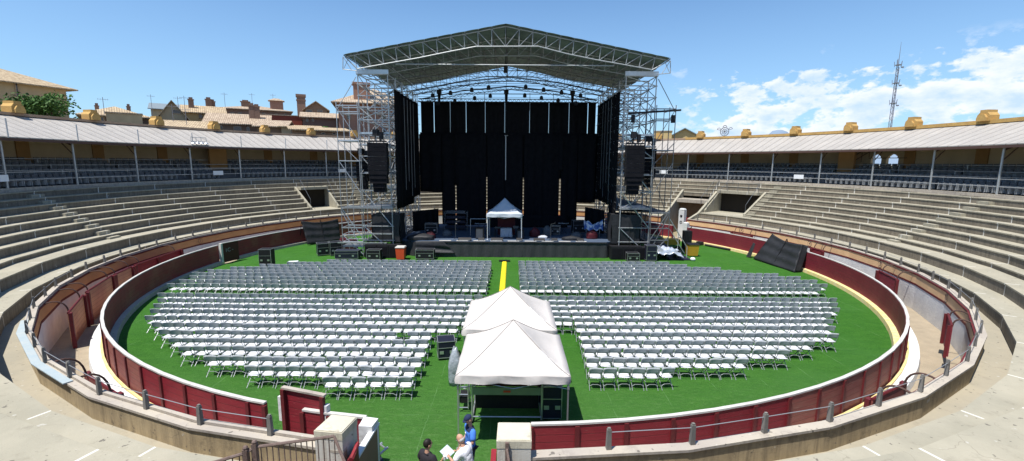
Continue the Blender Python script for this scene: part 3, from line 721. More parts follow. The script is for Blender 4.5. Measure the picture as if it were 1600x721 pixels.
pillar('entrance_pillar', pts, 2.5, 'whitewashed entrance pillar left of the way in, beside iron railing')
pts = [(0.0, -24.62), (0.68, -24.62), (0.69, -24.0), (0.01, -24.0)]
rp = pillar('entrance_pillar', pts, 2.5, 'rough stone-capped entrance pillar right of the way in, with rusty bracket')
mb = MB(); mb.box((.2, -24.66, 2.26), (.07, .05, .42)); mb.box((.24, -24.68, 2.0), (.05, .05, .3)); mb.tube((.2, -24.7, 2.36), (.36, -25.2, 1.7), .025); obj('rusty_bracket', mb, M_rust, rp)
# little white block and side gates
mb = MB(); c = [at_z(x, y, 1.75) for x, y in ((560, 666), (581, 667), (591, 654), (569, 651))]; mb.prism([(p[0], p[1]) for p in c], 0, 1.75)
tag(obj('barrier_end_block', mb, M_white), 'small bright white block closing the barrier left of the entrance', 'pillar')
g = thing('entrance_gate', 'brown entrance gate leaf with white top edge, swung back beside white block', 'gate', (-3.0, -23.2, 0))
q0 = Vector((at_z(592, 661, 1.6)[0], at_z(592, 661, 1.6)[1], 0)); q1 = Vector((at_z(560, 714, 1.6)[0], at_z(560, 714, 1.6)[1], 0)); q1 = q1+(q1-q0)*.35
mb = MB(); mb.extr([q0+Vector((0, 0, .05)), q1+Vector((0, 0, .05)), q1+Vector((0, 0, 1.56)), q0+Vector((0, 0, 1.56))], Vector((-.07, 0, 0))); obj('gate_leaf', mb, M_rwall, g)
mb = MB(); mb.extr([q0+Vector((.02, 0, 1.562)), q1+Vector((.02, 0, 1.562)), q1+Vector((-.12, 0, 1.562)), q0+Vector((-.12, 0, 1.562))], Vector((0, 0, .05))); obj('top_edge', mb, M_white, g)
g = thing('red_side_door', 'dark red iron door edge beside the left entrance pillar', 'door', (-3.1, -24.4, 0))
mb = MB(); mb.bx(-3.06, -3.0, -24.9, -24.0, .1, 1.95); obj('door_leaf', mb, M_rpost, g)
mb = MB(); mb.tube((-3.0, -24.05, 2.02), (-2.98, -24.5, 1.96), .05); mb.tube((-3.0, -24.5, 1.9), (-3.15, -25.2, 1.7), .05); obj('door_arm', mb, M_red, g)
mb = MB(); mb.bx(-.13, -.02, -24.75, -24.25, 0.05, 2.05)
tag(obj('red_gate_post', mb, M_red), 'bright red gate post at the foot of the right entrance pillar', 'post')
# iron railing on the left
rl = thing('iron_railing', 'rusty iron baluster railing beside the left entrance pillar', 'railing', (-4.2, -25, 1.4))
T = [at_z(330, 724, 2.5), at_z(384, 708, 2.55), at_z(398, 699, 2.62), at_z(522, 682, 2.62), at_z(541, 728, 2.2)]
mb = MB(); mb.path([tuple(p) for p in T], .03, 6); obj('hand_rail', mb, M_rust, rl)
for p in (T[1], T[2]): mb = MB(); mb.box((p[0], p[1], p[2]-.5), (.09, .09, 1.15)); mb.ball((p[0], p[1], p[2]+.1), .05, 8, 5); obj('newel_post', mb, M_rust, rl)
mb = MB()
for a, b, n_ in ((T[2], T[3], 14), (T[0], T[1], 5)):
    for i in range(1, n_+1):
        q = a+(b-a)*i/n_; mb.tube(q, (q[0], q[1], q[2]-1.1), .011, 5)
q = T[2].copy(); q2 = T[3].copy(); mb.tube((q[0], q[1], q[2]-1.05), (q2[0], q2[1], q2[2]-1.05), .02)
obj('balusters', mb, M_rust, rl)
# small trolley at the bottom edge
tr = thing('hand_trolley', 'grey tubular hand trolley lying by the entrance gate', 'trolley', (-2.55, -24.2, 0))
c = at_z(590, 716, .4)
mb = MB(); mb.tube((c[0]-.35, c[1]-.25, .55), (c[0]+.1, c[1]+.12, .75), .03); mb.tube((c[0]-.1, c[1]-.45, .55), (c[0]+.3, c[1]-.06, .75), .03)
for t_ in (.1, .5, .9): mb.tube((c[0]-.35+.45*t_, c[1]-.25+.37*t_, .55+.2*t_), (c[0]-.1+.4*t_, c[1]-.45+.39*t_, .55+.2*t_), .02)
obj('tube_frame', mb, M_alu, tr)
mb = MB(); mb.box((c[0]-.05, c[1]-.2, .25), (.5, .6, .3), .6); obj('load_tray', mb, M_navy, tr)
for s in (-1, 1): mb = MB(); mb.tube((c[0]+.2*s-.03, c[1]-.35, .1), (c[0]+.2*s+.03, c[1]-.35, .1), .1, 12); obj('wheel', mb, M_box, tr)
#CHUNK2
# ------------------------------------------------------------------ stage
ZD = 1.35
stg = thing('concert_stage', 'wide black-skirted concert stage with grey blue floor', 'stage', (-.3, 4.6, 0))
mb = MB(); mb.prism([(-9.2, 5.3), (-7.4, 4.55), (8.3, 4.55), (9.2, 5.3), (9.2, 15.2), (-9.2, 15.2)], ZD-.12, ZD); obj('deck', mb, M_deck, stg)
mb = MB()
def skf(x0, y0, x1, y1, n):
    mb.grid(lambda u, v: (x0+(x1-x0)*u, y0+(y1-y0)*u-.03*math.sin(u*n)*(1-v)-.04*(1-v), .02+(ZD-.16)*v), 80, 3, thick=.02)
skf(-7.4, 4.50, 8.3, 4.50, 110); skf(-9.2, 5.25, -7.4, 4.5, 15); skf(8.3, 4.5, 9.2, 5.25, 12)
obj('skirt', mb, M_skirt, stg)
mb = MB(); mb.bx(-7.4, 8.3, 4.44, 4.54, ZD-.10, ZD-.02); obj('front_fascia', mb, M_skirt, stg)
mb = MB(); x = -5.9
while x < 6.6: mb.bx(x, min(x+1.0, 6.6), 4.56, 4.80, ZD+.004, ZD+.03); x += 1.45
obj('white_edge_strips', mb, M_rail, stg)
mb = MB(); mb.bx(-9.2, 9.2, 15.2, 15.3, 0, ZD); obj('rear_fascia', mb, M_black, stg)
# folded grey-black drape over left end of the skirt
mb = MB(); mb.grid(lambda u, v: (-7.9+3.4*u*(1-.3*v), 4.40-.10*math.sin(v*9+u*2)*(1-v)-.25*(1-v)*(1-u), .35+(ZD-.37)*v), 18, 12, thick=.02)
obj('loose_drape', mb, M_tarp, stg, smooth=True)
# floor monitors along the edge
def monitor(x, y, w_=.9, h=.16):
    t = thing('floor_monitor', '', 'stage monitor', (x, y, ZD)); mb = MB()
    mb.extr([(x-w_/2, y-.18, ZD+.035), (x-w_/2, y+.2, ZD+.035), (x-w_/2, y+.2, ZD+h*.6), (x-w_/2, y+.02, ZD+h+.1), (x-w_/2, y-.18, ZD+h*.6)], (w_, 0, 0)); obj('cabinet', mb, M_box, t)
    mb = MB(); mb.bx(x-w_*.4, x+w_*.4, y-.196, y-.183, ZD+.05, ZD+.09); obj('label_strip', mb, M_seatf, t); return t
for i, x in enumerate((-3.75, -2.35, -1.0, .9, 2.6, 3.9, 6.1)):
    t = monitor(x, 4.85, (1.1, .5, 1.0, .5, .95, .5, .6)[i]); t['label'] = 'low black floor monitor, %s from the left on the stage edge' % ('first', 'second', 'third', 'fourth', 'fifth', 'sixth', 'last')[i]; t['group'] = 'monitors along the stage edge'

# scaffold towers
def scaffold(t, xs, ys, z0, zs, r=.048, brace=True, mats=(M_steel, M_steeld)):
    for i, x in enumerate(xs):
        for j, y in enumerate(ys): mb = MB(); mb.tube((x, y, z0), (x, y, zs[-1]), r, 6); obj('standard', mb, mats[0] if j == 0 else mats[0], t)
    for k, z in enumerate(zs):
        mb = MB()
        for y in ys: mb.tube((xs[0]-.1, y, z), (xs[-1]+.1, y, z), r*.9, 5)
        for x in xs: mb.tube((x, ys[0]-.1, z), (x, ys[-1]+.1, z), r*.8, 5)
        obj('ledger_level', mb, mats[0], t)
    if brace:
        for j, y in enumerate(ys):
            mb = MB()
            for k in range(len(zs)-1):
                a, b = (xs[0], xs[-1]) if (k+j) % 2 else (xs[-1], xs[0])
                if k % 2 == 0 and k+2 < len(zs): mb.tube((a, y, zs[k]), (b, y, zs[k+2]), r*.8, 5)
                elif (k+j) % 3 == 0: mb.tube((a, y, zs[k]), (b, y, zs[k+1]), r*.7, 5)
            if mb.v: obj('brace', mb, mats[0] if j < 2 else mats[1], t)
        for i, x in enumerate(xs):
            mb = MB()
            for k in range(len(zs)-1):
                for j in range(len(ys)-1):
                    if (j+k) % 2: mb.tube((x, ys[j], zs[k]), (x, ys[j+1], zs[k+1]), r*.6, 5)
                    else: mb.tube((x, ys[j+1], zs[k]), (x, ys[j], zs[k+1]), r*.6, 5)
            obj('side_brace', mb, mats[1] if i else mats[0], t)
ZS = [.3, 1.4, 2.6, 4.2, 5.6, 7.0, 8.4, 9.3, 10.2, 11.3, 12.3, 13.2, 14.1, 14.85]
YS = [4.4, 6.6, 8.8, 11.0, 13.2, 15.0]
towers = []
for s, xs, nm in ((-1, [-12.15, -9.75], 'left'), (1, [9.3, 11.75], 'right')):
    t = thing('scaffold_tower', 'tall galvanised scaffold tower holding the %s side of the stage roof' % nm, 'scaffolding', ((xs[0]+xs[1])/2, 4.4, 0)); towers.append(t)
    scaffold(t, xs, YS, 0, ZS)
    # extra inner row, densifies the lattice as in the photograph
    xi = xs[1]-.0 if s < 0 else xs[0]
    xm = xi+.35*(-s)
    mb = MB()
    for y in [5.5, 7.7, 9.9, 12.1, 14.1]: mb.tube((xm, y, 1.4), (xm, y, 14.8), .03, 5)
    for z in ZS[2:]: mb.tube((xm, 4.6, z+.5), (xm, 15, z+.5), .025, 5)
    for k in range(2, len(ZS)-1):
        for j, y in enumerate([5.5, 7.7, 9.9, 12.1]): mb.tube((xm, y, ZS[k]), (xm, y+2.2, ZS[k+1]), .022, 4)
    obj('ladder_frames', mb, M_steeld if s > 0 else M_steel, t)
    mb = MB(); mb.bx(xs[0]-.1, xs[1]+.1, 4.25, 4.45, 14.86, 15.2); obj('head_beam', mb, M_alu, t)
    for z in (4.25, 7.05, 9.35): mb = MB(); mb.bx(xs[0]+.15, xs[1]-.15, 4.5, 6.5, z, z+.06); obj('platform', mb, M_alu, t)
    mb = MB(); mb.bx(xs[0], xs[1], 4.3, 4.36, 10.18, 10.32); obj('toe_board', mb, M_alu, t); mb = MB(); mb.bx(xs[0], xs[1], 4.3, 4.36, 4.15, 4.3); obj('toe_board', mb, M_alu, t)
# PA wings
for s, xs, nm in ((-1, [-13.9, -12.2], 'left'), (1, [11.8, 13.35], 'right')):
    t = thing('scaffold_wing', 'lower scaffold bay attached outside the %s tower' % nm, 'scaffolding', ((xs[0]+xs[1])/2, 4.2, 0))
    zs = [.9, 1.3, 1.9, 2.5, 4.15, 8.0, 9.6, 11.9, 12.4] if s < 0 else [.6, 1.6, 2.6, 3.9, 7.6, 9.0, 11.5, 12.3]
    ys = [4.15, 5.6, 7.0]
    for x in xs:
        for y in ys: mb = MB(); mb.tube((x, y, 0), (x, y, zs[-1]+.3), .035); obj('standard', mb, M_steel if s < 0 else M_steeld, t)
    for z in zs:
        mb = MB()
        for y in ys[:2]: mb.tube((xs[0], y, z), (xs[1], y, z), .045, 5)
        for x in xs: mb.tube((x, ys[0], z), (x, ys[-1], z), .03, 5)
        obj('ledger_level', mb, M_steel if s < 0 else M_steeld, t)
    mb = MB(); o_, i_ = (xs[0], xs[1]) if s < 0 else (xs[1], xs[0])
    mb.tube((i_, 4.15, 14.6), (o_, 4.15, 12.0), .03); mb.tube((o_, 4.15, 8), (i_, 4.15, 5.4), .03); mb.tube((o_, 4.15, 4.15), (i_, 4.15, 1.6), .035); mb.tube((o_, 4.15, 1.9), (i_, 4.15, .2), .035)
    mb.tube((o_, 4.15, 12.3), (i_, 4.15, 9.6), .025); mb.tube((i_, 5.6, 8), (o_, 5.6, 4.2), .025); mb.tube((o_, 4.15, 9.6), (i_, 4.15, 7.9), .025); mb.tube((i_, 4.15, .5), (o_, 4.15, 3.9), .03)
    obj('brace', mb, M_steel if s < 0 else M_steeld, t)
    mb = MB(); mb.bx(xs[0], xs[1], 4.2, 6.9, 9.64 if s < 0 else 9.0, 9.70 if s < 0 else 9.06); mb.bx(xs[0], xs[1], 4.2, 5.5, .93, .99); mb.bx(xs[0]-.05, xs[1], 4.12, 4.18, zs[3]-.06, zs[3]+.06); obj('platform', mb, M_alu, t)
    if s > 0:
        mb = MB(); mb.box((11.6, 4.0, 12.05), (4.2, .16, .14), 0, Matrix.Rotation(-.07, 3, 'Y')); obj('black_beam', mb, M_box, t)
        for x in (9.9, 13.1): mb = MB(); mb.box((x, 4.0, 11.5), (.25, .25, .6)); obj('chain_motor', mb, M_box, t)
    else:
        mb = MB(); mb.bx(-12.1, -9.8, 4.1, 4.25, 1.95, 2.05); mb.bx(-14.3, -10.2, 4.0, 4.1, 1.2, 1.28); mb.bx(-13.9, -9.6, 4.02, 4.1, 4.12, 4.26); obj('step_board', mb, M_alu, t)
# roof
M_truss = mat('truss_aluminium', (.36, .38, .39), .5, (.28, .30, .31), 6, .5, metal=.2)
rf = thing('stage_roof', 'peaked truss roof with grey green translucent sheeting over the stage', 'stage roof', (-.33, 4, 15))
RY = [2.2, 5.2, 8.2, 11.2, 14.0, 16.8]
def rp(px, py): q = at_y(px, py, RY[0]); return (float(q[0]), float(q[2]))
PK = rp(790, 41.5); EL = rp(539, 89); ER = rp(1045.5, 95)
def top(x): 
    return EL[1]+(x-EL[0])/(PK[0]-EL[0])*(PK[1]-EL[1]) if x < PK[0] else ER[1]+(x-ER[0])/(PK[0]-ER[0])*(PK[1]-ER[1])
bot_pts = [rp(*q) for q in ((558, 108), (611, 98.5), (655, 90.7), (699.6, 81.5), (744, 73), (841, 72.7), (885.4, 84.3), (929.7, 93.5), (976.8, 101.8), (1019, 109.5))]
def bot(x):
    for (xa, za), (xb, zb) in zip(bot_pts, bot_pts[1:]):
        if x <= xb: return za+(x-xa)/(xb-xa)*(zb-za)
    return bot_pts[-1][1]
for j, y in enumerate(RY):
    mt_ = M_truss if j < 2 else M_steeld
    r = .042 if j == 0 else .036
    mb = MB(); mb.path([(EL[0], y, EL[1]), (PK[0], y, PK[1]), (ER[0], y, ER[1])], r); obj('top_chord', mb, mt_, rf)
    mb = MB(); mb.path([(EL[0], y, EL[1]), (bot_pts[0][0], y, bot_pts[0][1])]+[(x, y, z) for x, z in bot_pts]+[(ER[0], y, ER[1])], r*1.1); obj('bottom_chord', mb, mt_, rf)
    mb = MB()
    for half, (xa, xb) in enumerate(((bot_pts[0][0], PK[0]), (bot_pts[-1][0], PK[0]))):
        n_ = 11; px_ = None
        for i in range(n_+1):
            x = xa+(xb-xa)*i/n_; sx = (PK[0]-xa)/abs(PK[0]-xa)
            xt = x-sx*.18*(1-i/n_)
            mb.tube((x, y, bot(x)), (xt, y, top(xt)), r*.7, 5)
            if px_ is not None: mb.tube((x, y, bot(x)) , (px_, y, top(px_)), r*.6, 5) if True else None
            px_ = xt
    obj('web_members', mb, mt_, rf)
    mb = MB(); mb.tube((-10.5, y, 14.9), (10.2, y, 14.8), r*.5, 5) if j else mb.tube((-8.6, y+.3, rp(611, 99)[1]), (7.9, y+.3, rp(976, 102)[1]), .045, 6); obj('tie_bar', mb, M_truss if j == 0 else M_steeld, rf)
mb = MB()
for i in range(0, 13):
    for xa in (EL[0], ER[0]):
        x = xa+(PK[0]-xa)*i/12; mb.tube((x, RY[0]-.25, top(x)+.06), (x, RY[-1]+.2, top(x)+.06), .04, 5)
obj('purlins', mb, M_steeld, rf)
def sheetmat():
    mt = mat('roof_sheeting', (.26, .31, .27), .6); t = NT(mt)
    Pn = t.n('NewGeometry').outputs['Position']
    c = t.mix(t.ramp(t.noise(Pn, .5, 6, .7), .38, .64), (.20, .265, .235), (.12, .16, .15))
    t.L.new(c, t.b.inputs['Base Color'])
    tr = t.n('BsdfTranslucent', {'Color': c}); ms = t.n('MixShader', {0: .28, 1: t.b.outputs[0], 2: tr.outputs[0]})
    t.L.new(ms.outputs[0], t.N['Material Output'].inputs['Surface']); return mt
M_sheet = sheetmat()
for xa, z_ in ((EL[0], EL[1]), (ER[0], ER[1])):
    nb = 12
    mb = MB()
    def fsh(u, v, xa=xa): x = xa+(PK[0]-xa)*u; return (x, RY[0]-.2+(RY[-1]-RY[0]+.3)*v, top(x)+.13+.02*abs(math.sin(u*pi*nb)))
    mb.grid(fsh, 48, 8, thick=.015); obj('sheeting', mb, M_sheet, rf)
# eave bracket frames
for s, (x, z) in ((-1, (EL[0]-.15, EL[1])), (1, (ER[0]+.1, ER[1]))):
    mb = MB(); mb.path([(x, 2.2, z), (x+.05*s, 2.2, z-.9), (x-1.0*s, 2.2, z-1.0)], .03); mb.tube((x, 2.2, z), (x-.6*s, 2.2, z-.95), .025); mb.tube((x-.4*s, 2.2, z-.1), (x, 2.2, z-.9), .02); obj('eave_bracket', mb, M_truss, rf)
# cross cables and rear backdrop truss
mb = MB()
for z in (14.55, 15.05, 15.5, 15.9): mb.tube((-9.4, 16.2, z), (9.0, 16.2, z+.1), .025, 4)
obj('rear_cables', mb, M_box, rf)
bt = thing('backdrop_truss', 'dark truss carrying the black backdrop at the rear of the stage', 'truss', (-.3, 14, 13.9))
mb = MB()
for dy, dz in ((-.15, 0), (.15, 0), (0, .3)): mb.tube((-9.3, 14+dy, 14.0+dz), (8.9, 14+dy, 14.0+dz), .04, 5)
obj('chords', mb, M_box, bt)
mb = MB(); n_ = 44
for i in range(n_): x0 = -9.3+18.2*i/n_; x1 = x0+18.2/n_; mb.tube((x0, 13.85, 14), ((x0+x1)/2, 14, 14.3), .02, 4); mb.tube(((x0+x1)/2, 14, 14.3), (x1, 13.85, 14), .02, 4)
obj('lacing', mb, M_box, bt)
for x in (-5.0, -2.6, -.4, 2.0, 4.4, 7.6, -7.7): mb = MB(); mb.tube((x, 14.2, 13.2), (x, 14.2, 14.95), .03, 5); obj('pipe_end', mb, M_steeld, bt)
# lighting trusses under the roof with lamps
for y, z, nm in ((8.5, 14.9, 'front'), (11.5, 14.6, 'middle')):
    t = thing('lighting_truss', 'dark lighting truss hanging under the roof, the %s one' % nm, 'truss', (0, y, z))
    mb = MB()
    for dy, dz in ((-.18, 0), (.18, 0), (0, -.3)): mb.path([(-8.6, y+dy, z-.7+dz), (-4.6, y+dy, z+.1+dz), (0, y+dy, z+.55+dz), (4.4, y+dy, z+.1+dz), (8.3, y+dy, z-.7+dz)], .03, 5)
    for i in range(40):
        x = -8.6+16.9*i/40; zz = z+.55-abs(x)*.145; mb.tube((x, y-.18, zz), (x+.42, y, zz-.3), .015, 4); mb.tube((x+.42, y, zz-.3), (x+.84, y+.18, zz), .015, 4)
    obj('lattice', mb, M_box, t)
    for i, x in enumerate((-6.9, -5.3, -3.4, -1.9, 1.4, 3.0, 4.6, 6.3)):
        zz = z+.2-abs(x)*.145; mb = MB(); mb.disc_lathe((x, y, zz-.42), [(.08, .35), (.16, .25), (.18, 0), (.12, -.04)], 10); obj('stage_lamp', mb, M_box, t)
for i, (x, nm) in enumerate(((-6.95, 'left'), (-.38, 'middle'), (6.1, 'right'))):
    t = thing('hanging_cable_bundle', 'black bundled cable and chain motor hanging by the backdrop, %s one' % nm, 'rigging', (x, 12.5, 13.8), 'cable bundles above the backdrop')
    mb = MB(); mb.box((x, 12.5, 14.75), (.45, .3, .35)); obj('motor', mb, M_box, t)
    mb = MB(); mb.grid(lambda u, v: (x+.16*math.cos(u*2*pi)*(1-.3*v), 12.5+.14*math.sin(u*2*pi), 14.6-.95*v+.0*u), 8, 4); obj('bundle', mb, M_black, t)
    mb = MB(); mb.tube((x, 12.5, 14.9), (x, 12.5, 17.0), .02, 4); obj('chain', mb, M_steeld, t)
mb = MB(); mb.box((-.4, 8, 16.1), (.3, .3, .75)); mb.tube((-.4, 8, 16.4), (-.4, 8, 17.1), .03); tag(obj('chain_hoist', mb, M_box), 'black chain hoist high under the roof peak', 'hoist')

# drapes
def drape(x0, y0, x1, y1, z0, z1, label, freq=3.2, amp=.07, m=M_blackdull, g='black stage drapes'):
    L_ = math.hypot(x1-x0, y1-y0); nx, ny = -(y1-y0)/L_, (x1-x0)/L_; n_ = max(8, int(L_*7)); ph = random.random()*9
    mb = MB()
    def f(u, v):
        s = u*L_; d = amp*1.5*math.sin(s*freq*2+ph+math.sin(s*1.3+ph)*1.5)*(1-.45*v)
        return (x0+(x1-x0)*u+nx*d, y0+(y1-y0)*u+ny*d, z0+(z1-z0)*v+.04*math.sin(s*2+ph)*(1-v))
    mb.grid(f, n_, 8, thick=.02); o = obj('stage_drape', mb, m, smooth=True); tag(o, label, 'drape', g); return o
# upper backdrop leaves with gaps
ux = [-9.1, -7.75, -6.1, -4.5, -2.55, -.55, 2.0, 3.95, 6.0, 7.9, 8.75]
names = ['first', 'second', 'third', 'fourth', 'fifth', 'sixth', 'seventh', 'eighth', 'ninth', 'tenth']
for i, (a, b) in enumerate(zip(ux, ux[1:])):
    drape(a+.03, 14, b-.03, 14, 10.6, 13.95, 'upper black backdrop leaf, %s from the left' % names[i])
for x in ux[2:9]: 
    z0_ = {2: 11, }.get(0, 10.9)
    mb = MB(); mb.tube((x, 13.86, 10.95), (x, 13.86, 13.9), .022, 6); tag(obj('backdrop_pole', mb, M_frame), 'pale pole seen through a slit of the upper backdrop', 'pole', 'poles in the backdrop slits')
lx = [(-9.25, -7.0, 4.9), (-7.02, -5.62, 1.5), (-5.50, -2.42, 1.5), (-2.30, -.5, 1.6), (-.52, 1.35, 1.6), (1.46, 5.1, 1.5), (5.26, 7.0, 1.5), (6.98, 8.85, 3.9)]
drape(-9.2, 13.85, 8.85, 13.85, 6.4, 10.95, 'wide black cloth closing the middle of the backdrop')
drape(-5.7, 13.4, -5.3, 13.4, 5.6, 10.8, 'narrow black strip closing the upper left backdrop slit'); drape(5.0, 13.4, 5.4, 13.4, 7.2, 10.8, 'narrow black strip closing the upper right backdrop slit')
for i, (a, b, z) in enumerate(lx):
    drape(a, 13.6, b, 13.6, z, 10.75, 'tall lower black backdrop panel, %s from the left' % names[i])
# dark masking behind, leaves slits at the bottom
# side drapes
ys_ = [4.7, 5.9, 7.1, 8.3, 9.5, 10.7, 11.9, 13.95]
for i, (a, b) in enumerate(zip(ys_, ys_[1:])):
    for s, x in ((-1, -9.3), (1, 8.95)):
        zb = 4.0 if i < 5 else 4.6
        if s > 0: zb = 2.6 if i < 2 else 4.3
        drape(x, a-.03, x, b+.02, zb, 13.75, 'black side drape on the %s of the stage, %s from the front' % ('left' if s < 0 else 'right', names[i]), g='black side drapes')
    for s, x in ((-1, -9.14), (1, 8.79)):
        if i in (1, 2, 3, 4): mb = MB(); mb.tube((x, b, 4.8+.7*(i % 3)), (x, b, 13.4), .014, 5); tag(obj('slit_rod', mb, M_frame), 'thin pale rod imitating a light slit between the %s side drapes' % ('left' if s < 0 else 'right'), 'pole', 'rods imitating light slits between the %s side drapes' % ('left' if s < 0 else 'right'))  # pale rods added to imitate bright slits between the drapes
mb = MB(); mb.tube((-.42, 13.2, 6.2), (-.42, 13.2, 10.6), .06, 6); mb.tube((-.55, 13.2, 10.65), (-.2, 13.2, 10.65), .05)
tag(obj('centre_pole', mb, M_steel), 'grey pole standing before the middle of the black backdrop', 'pole')
# wings draped in black at both stage ends (sub stacks)
def covered(name, c, d, label, m=M_tarp, cat='covered speaker stack'):
    mb = MB(); cx, cy, cz = c; dx, dy, dz = d
    # bulging cloth box
    N_ = 14
    def side(p0, p1): 
        return lambda u, v: (p0[0]+(p1[0]-p0[0])*u+.05*math.sin(9*u+5*v), p0[1]+(p1[1]-p0[1])*u-.06*math.sin(pi*u)*math.sin(pi*v)+.02*math.sin(31*u), cz+dz*v+(.03*math.sin(7*u) if v > .9 else 0))
    a, b, c_, e = (cx-dx/2, cy-dy/2), (cx+dx/2, cy-dy/2), (cx+dx/2, cy+dy/2), (cx-dx/2, cy+dy/2)
    for p0, p1 in ((a, b), (b, c_), (c_, e), (e, a)): mb.grid(side(p0, p1), N_, 8)
    mb.grid(lambda u, v: (cx-dx/2+dx*u, cy-dy/2+dy*v, cz+dz+.04*math.sin(8*u)*math.sin(5*v)), 10, 6)
    return tag(obj(name, mb, m, smooth=True), label, cat)
covered('covered_speaker_stack', (-10.35, 5.4, 1.25), (2.3, 1.8, 2.3), 'black draped speaker stack left of the stage')
covered('covered_speaker_stack', (9.85, 5.4, 1.25), (2.4, 1.8, 2.45), 'black draped speaker stack right of the stage')
mb = MB()
for x0, x1, zb in ((-13.2, -9.2, 1.0), (8.6, 13.3, 1.0)): pass
for s, x0, x1 in ((-1, -12.0, -9.1), (1, 8.5, 11.1)):
    t = thing('subwoofer_row', 'row of black subwoofer cabinets at ground level, %s end of stage' % ('left' if s < 0 else 'right'), 'speaker', ((x0+x1)/2, 4, 0))
    x = x0
    while x < x1-.5:
        mb = MB(); mb.bx(x+.02, x+.98, 3.75, 4.6, 0.05, 1.05); obj('cabinet', mb, M_box, t)
        mb = MB(); mb.bx(x+.1, x+.9, 3.735, 3.748, .15, .95); obj('grille', mb, M_blackdull, t); x += 1.0
    mb = MB(); mb.bx(x0, x1, 3.8, 4.6, 1.055, 1.12); obj('top_board', mb, M_box, t)
# deck of the wings
for s, x0, x1 in ((-1, -12.1, -9.2), (1, 9.2, 13.3)):
    mb = MB(); mb.bx(x0, x1, 4.7, 14.5, ZD-.15, ZD-.05)
    for xx in (x0+.1, x1-.1): mb.bx(xx-.04, xx+.04, 4.8, 4.88, 0, ZD-.15); mb.bx(xx-.04, xx+.04, 14.2, 14.3, 0, ZD-.15)
    tag(obj('side_deck', mb, M_box), 'dark side deck of the stage behind the %s speaker stack' % ('left' if s < 0 else 'right'), 'stage deck')
# upper black deck on the right wing, and side ramp
mb = MB(); mb.extr([(8.9, 4.6, 4.0), (13.2, 4.6, 3.85), (13.2, 9.5, 3.9), (8.9, 9.5, 5.0)], (0, 0, .08)); tag(obj('sloping_cover', mb, M_tarp), 'black tarpaulin slung over the right wing scaffold', 'tarpaulin')
mb = MB(); mb.extr([(13.4, 3.7, .05), (15.2, 3.7, .02), (14.6, 9, .5), (13.4, 9, 1.3)], (0, 0, .06)); mb.extr([(13.4, 3.7, .0), (13.4, 9, 0), (13.4, 9, 1.28), (13.4, 3.7, .08)], (.04, 0, 0))
tag(obj('loading_ramp', mb, M_navy), 'dark ramp sloping down beside the right scaffold wing', 'ramp')
mb = MB(); mb.tube((13.4, 4.2, 3.4), (15.0, 4.2, 1.0), .04); mb.tube((13.4, 4.2, 2.6), (14.8, 4.2, .5), .03); mb.tube((15.0, 4.2, 0), (15.0, 4.2, 1.0), .04); mb.tube((14.2, 4.2, 0), (14.2, 4.2, 2.2), .03)
tag(obj('stair_handrail', mb, M_steel), 'steel handrail sloping down at the right edge of the scaffold', 'handrail')

# line arrays
def line_array(x, y, ztop, n_, w0, label, hk=.36, bend=.05):
    t = thing('line_array', label, 'line array speaker', (x, y, ztop))
    mb = MB(); mb.box((x, y, ztop+.12), (w0*.85, .7, .1)); mb.tube((x-.2, y, ztop+.1), (x-.12, y, ztop+1.0), .05); mb.tube((x+.2, y, ztop+.1), (x+.12, y, ztop+1.0), .05); mb.box((x-.15, y, ztop+.8), (.4, .3, .5)); mb.box((x+.3, y+.1, ztop+.55), (.25, .3, .6)); obj('flying_frame', mb, M_box, t)
    z = ztop; yy = y
    for i in range(n_):
        w = w0 if i < n_*.62 else w0*(.9 if i < n_-2 else .62); tilt = bend*max(0, i-n_*.4)
        M = Matrix.Rotation(-tilt*.5, 3, 'X'); mb = MB(); mb.box((x, yy, z-hk/2), (w, .62, hk-.012), M=M); obj('cabinet', mb, M_box, t)
        mb = MB(); mb.box((x, yy-.318, z-hk/2), (w*.97, .01, hk-.04), M=M); obj('grille', mb, M_blackdull, t)
        z -= hk; yy += .02*max(0, i-n_*.4)
    mb = MB(); mb.tube((x, yy, z), (x, yy+.05, .3), .02, 4); obj('guy_cable', mb, M_box, t)
    return t
line_array(-10.5, 3.55, 9.45, 11, 1.52, 'big black line array hanging before the left scaffold tower')
line_array(10.05, 3.55, 9.4, 11, 1.45, 'big black line array hanging before the right scaffold tower')
line_array(-12.3, 5.2, 8.0, 7, .95, 'smaller black line array hanging outside the left tower', .34, .02)
line_array(11.75, 5.2, 9.2, 9, .95, 'smaller black line array hanging outside the right tower', .36, .02)

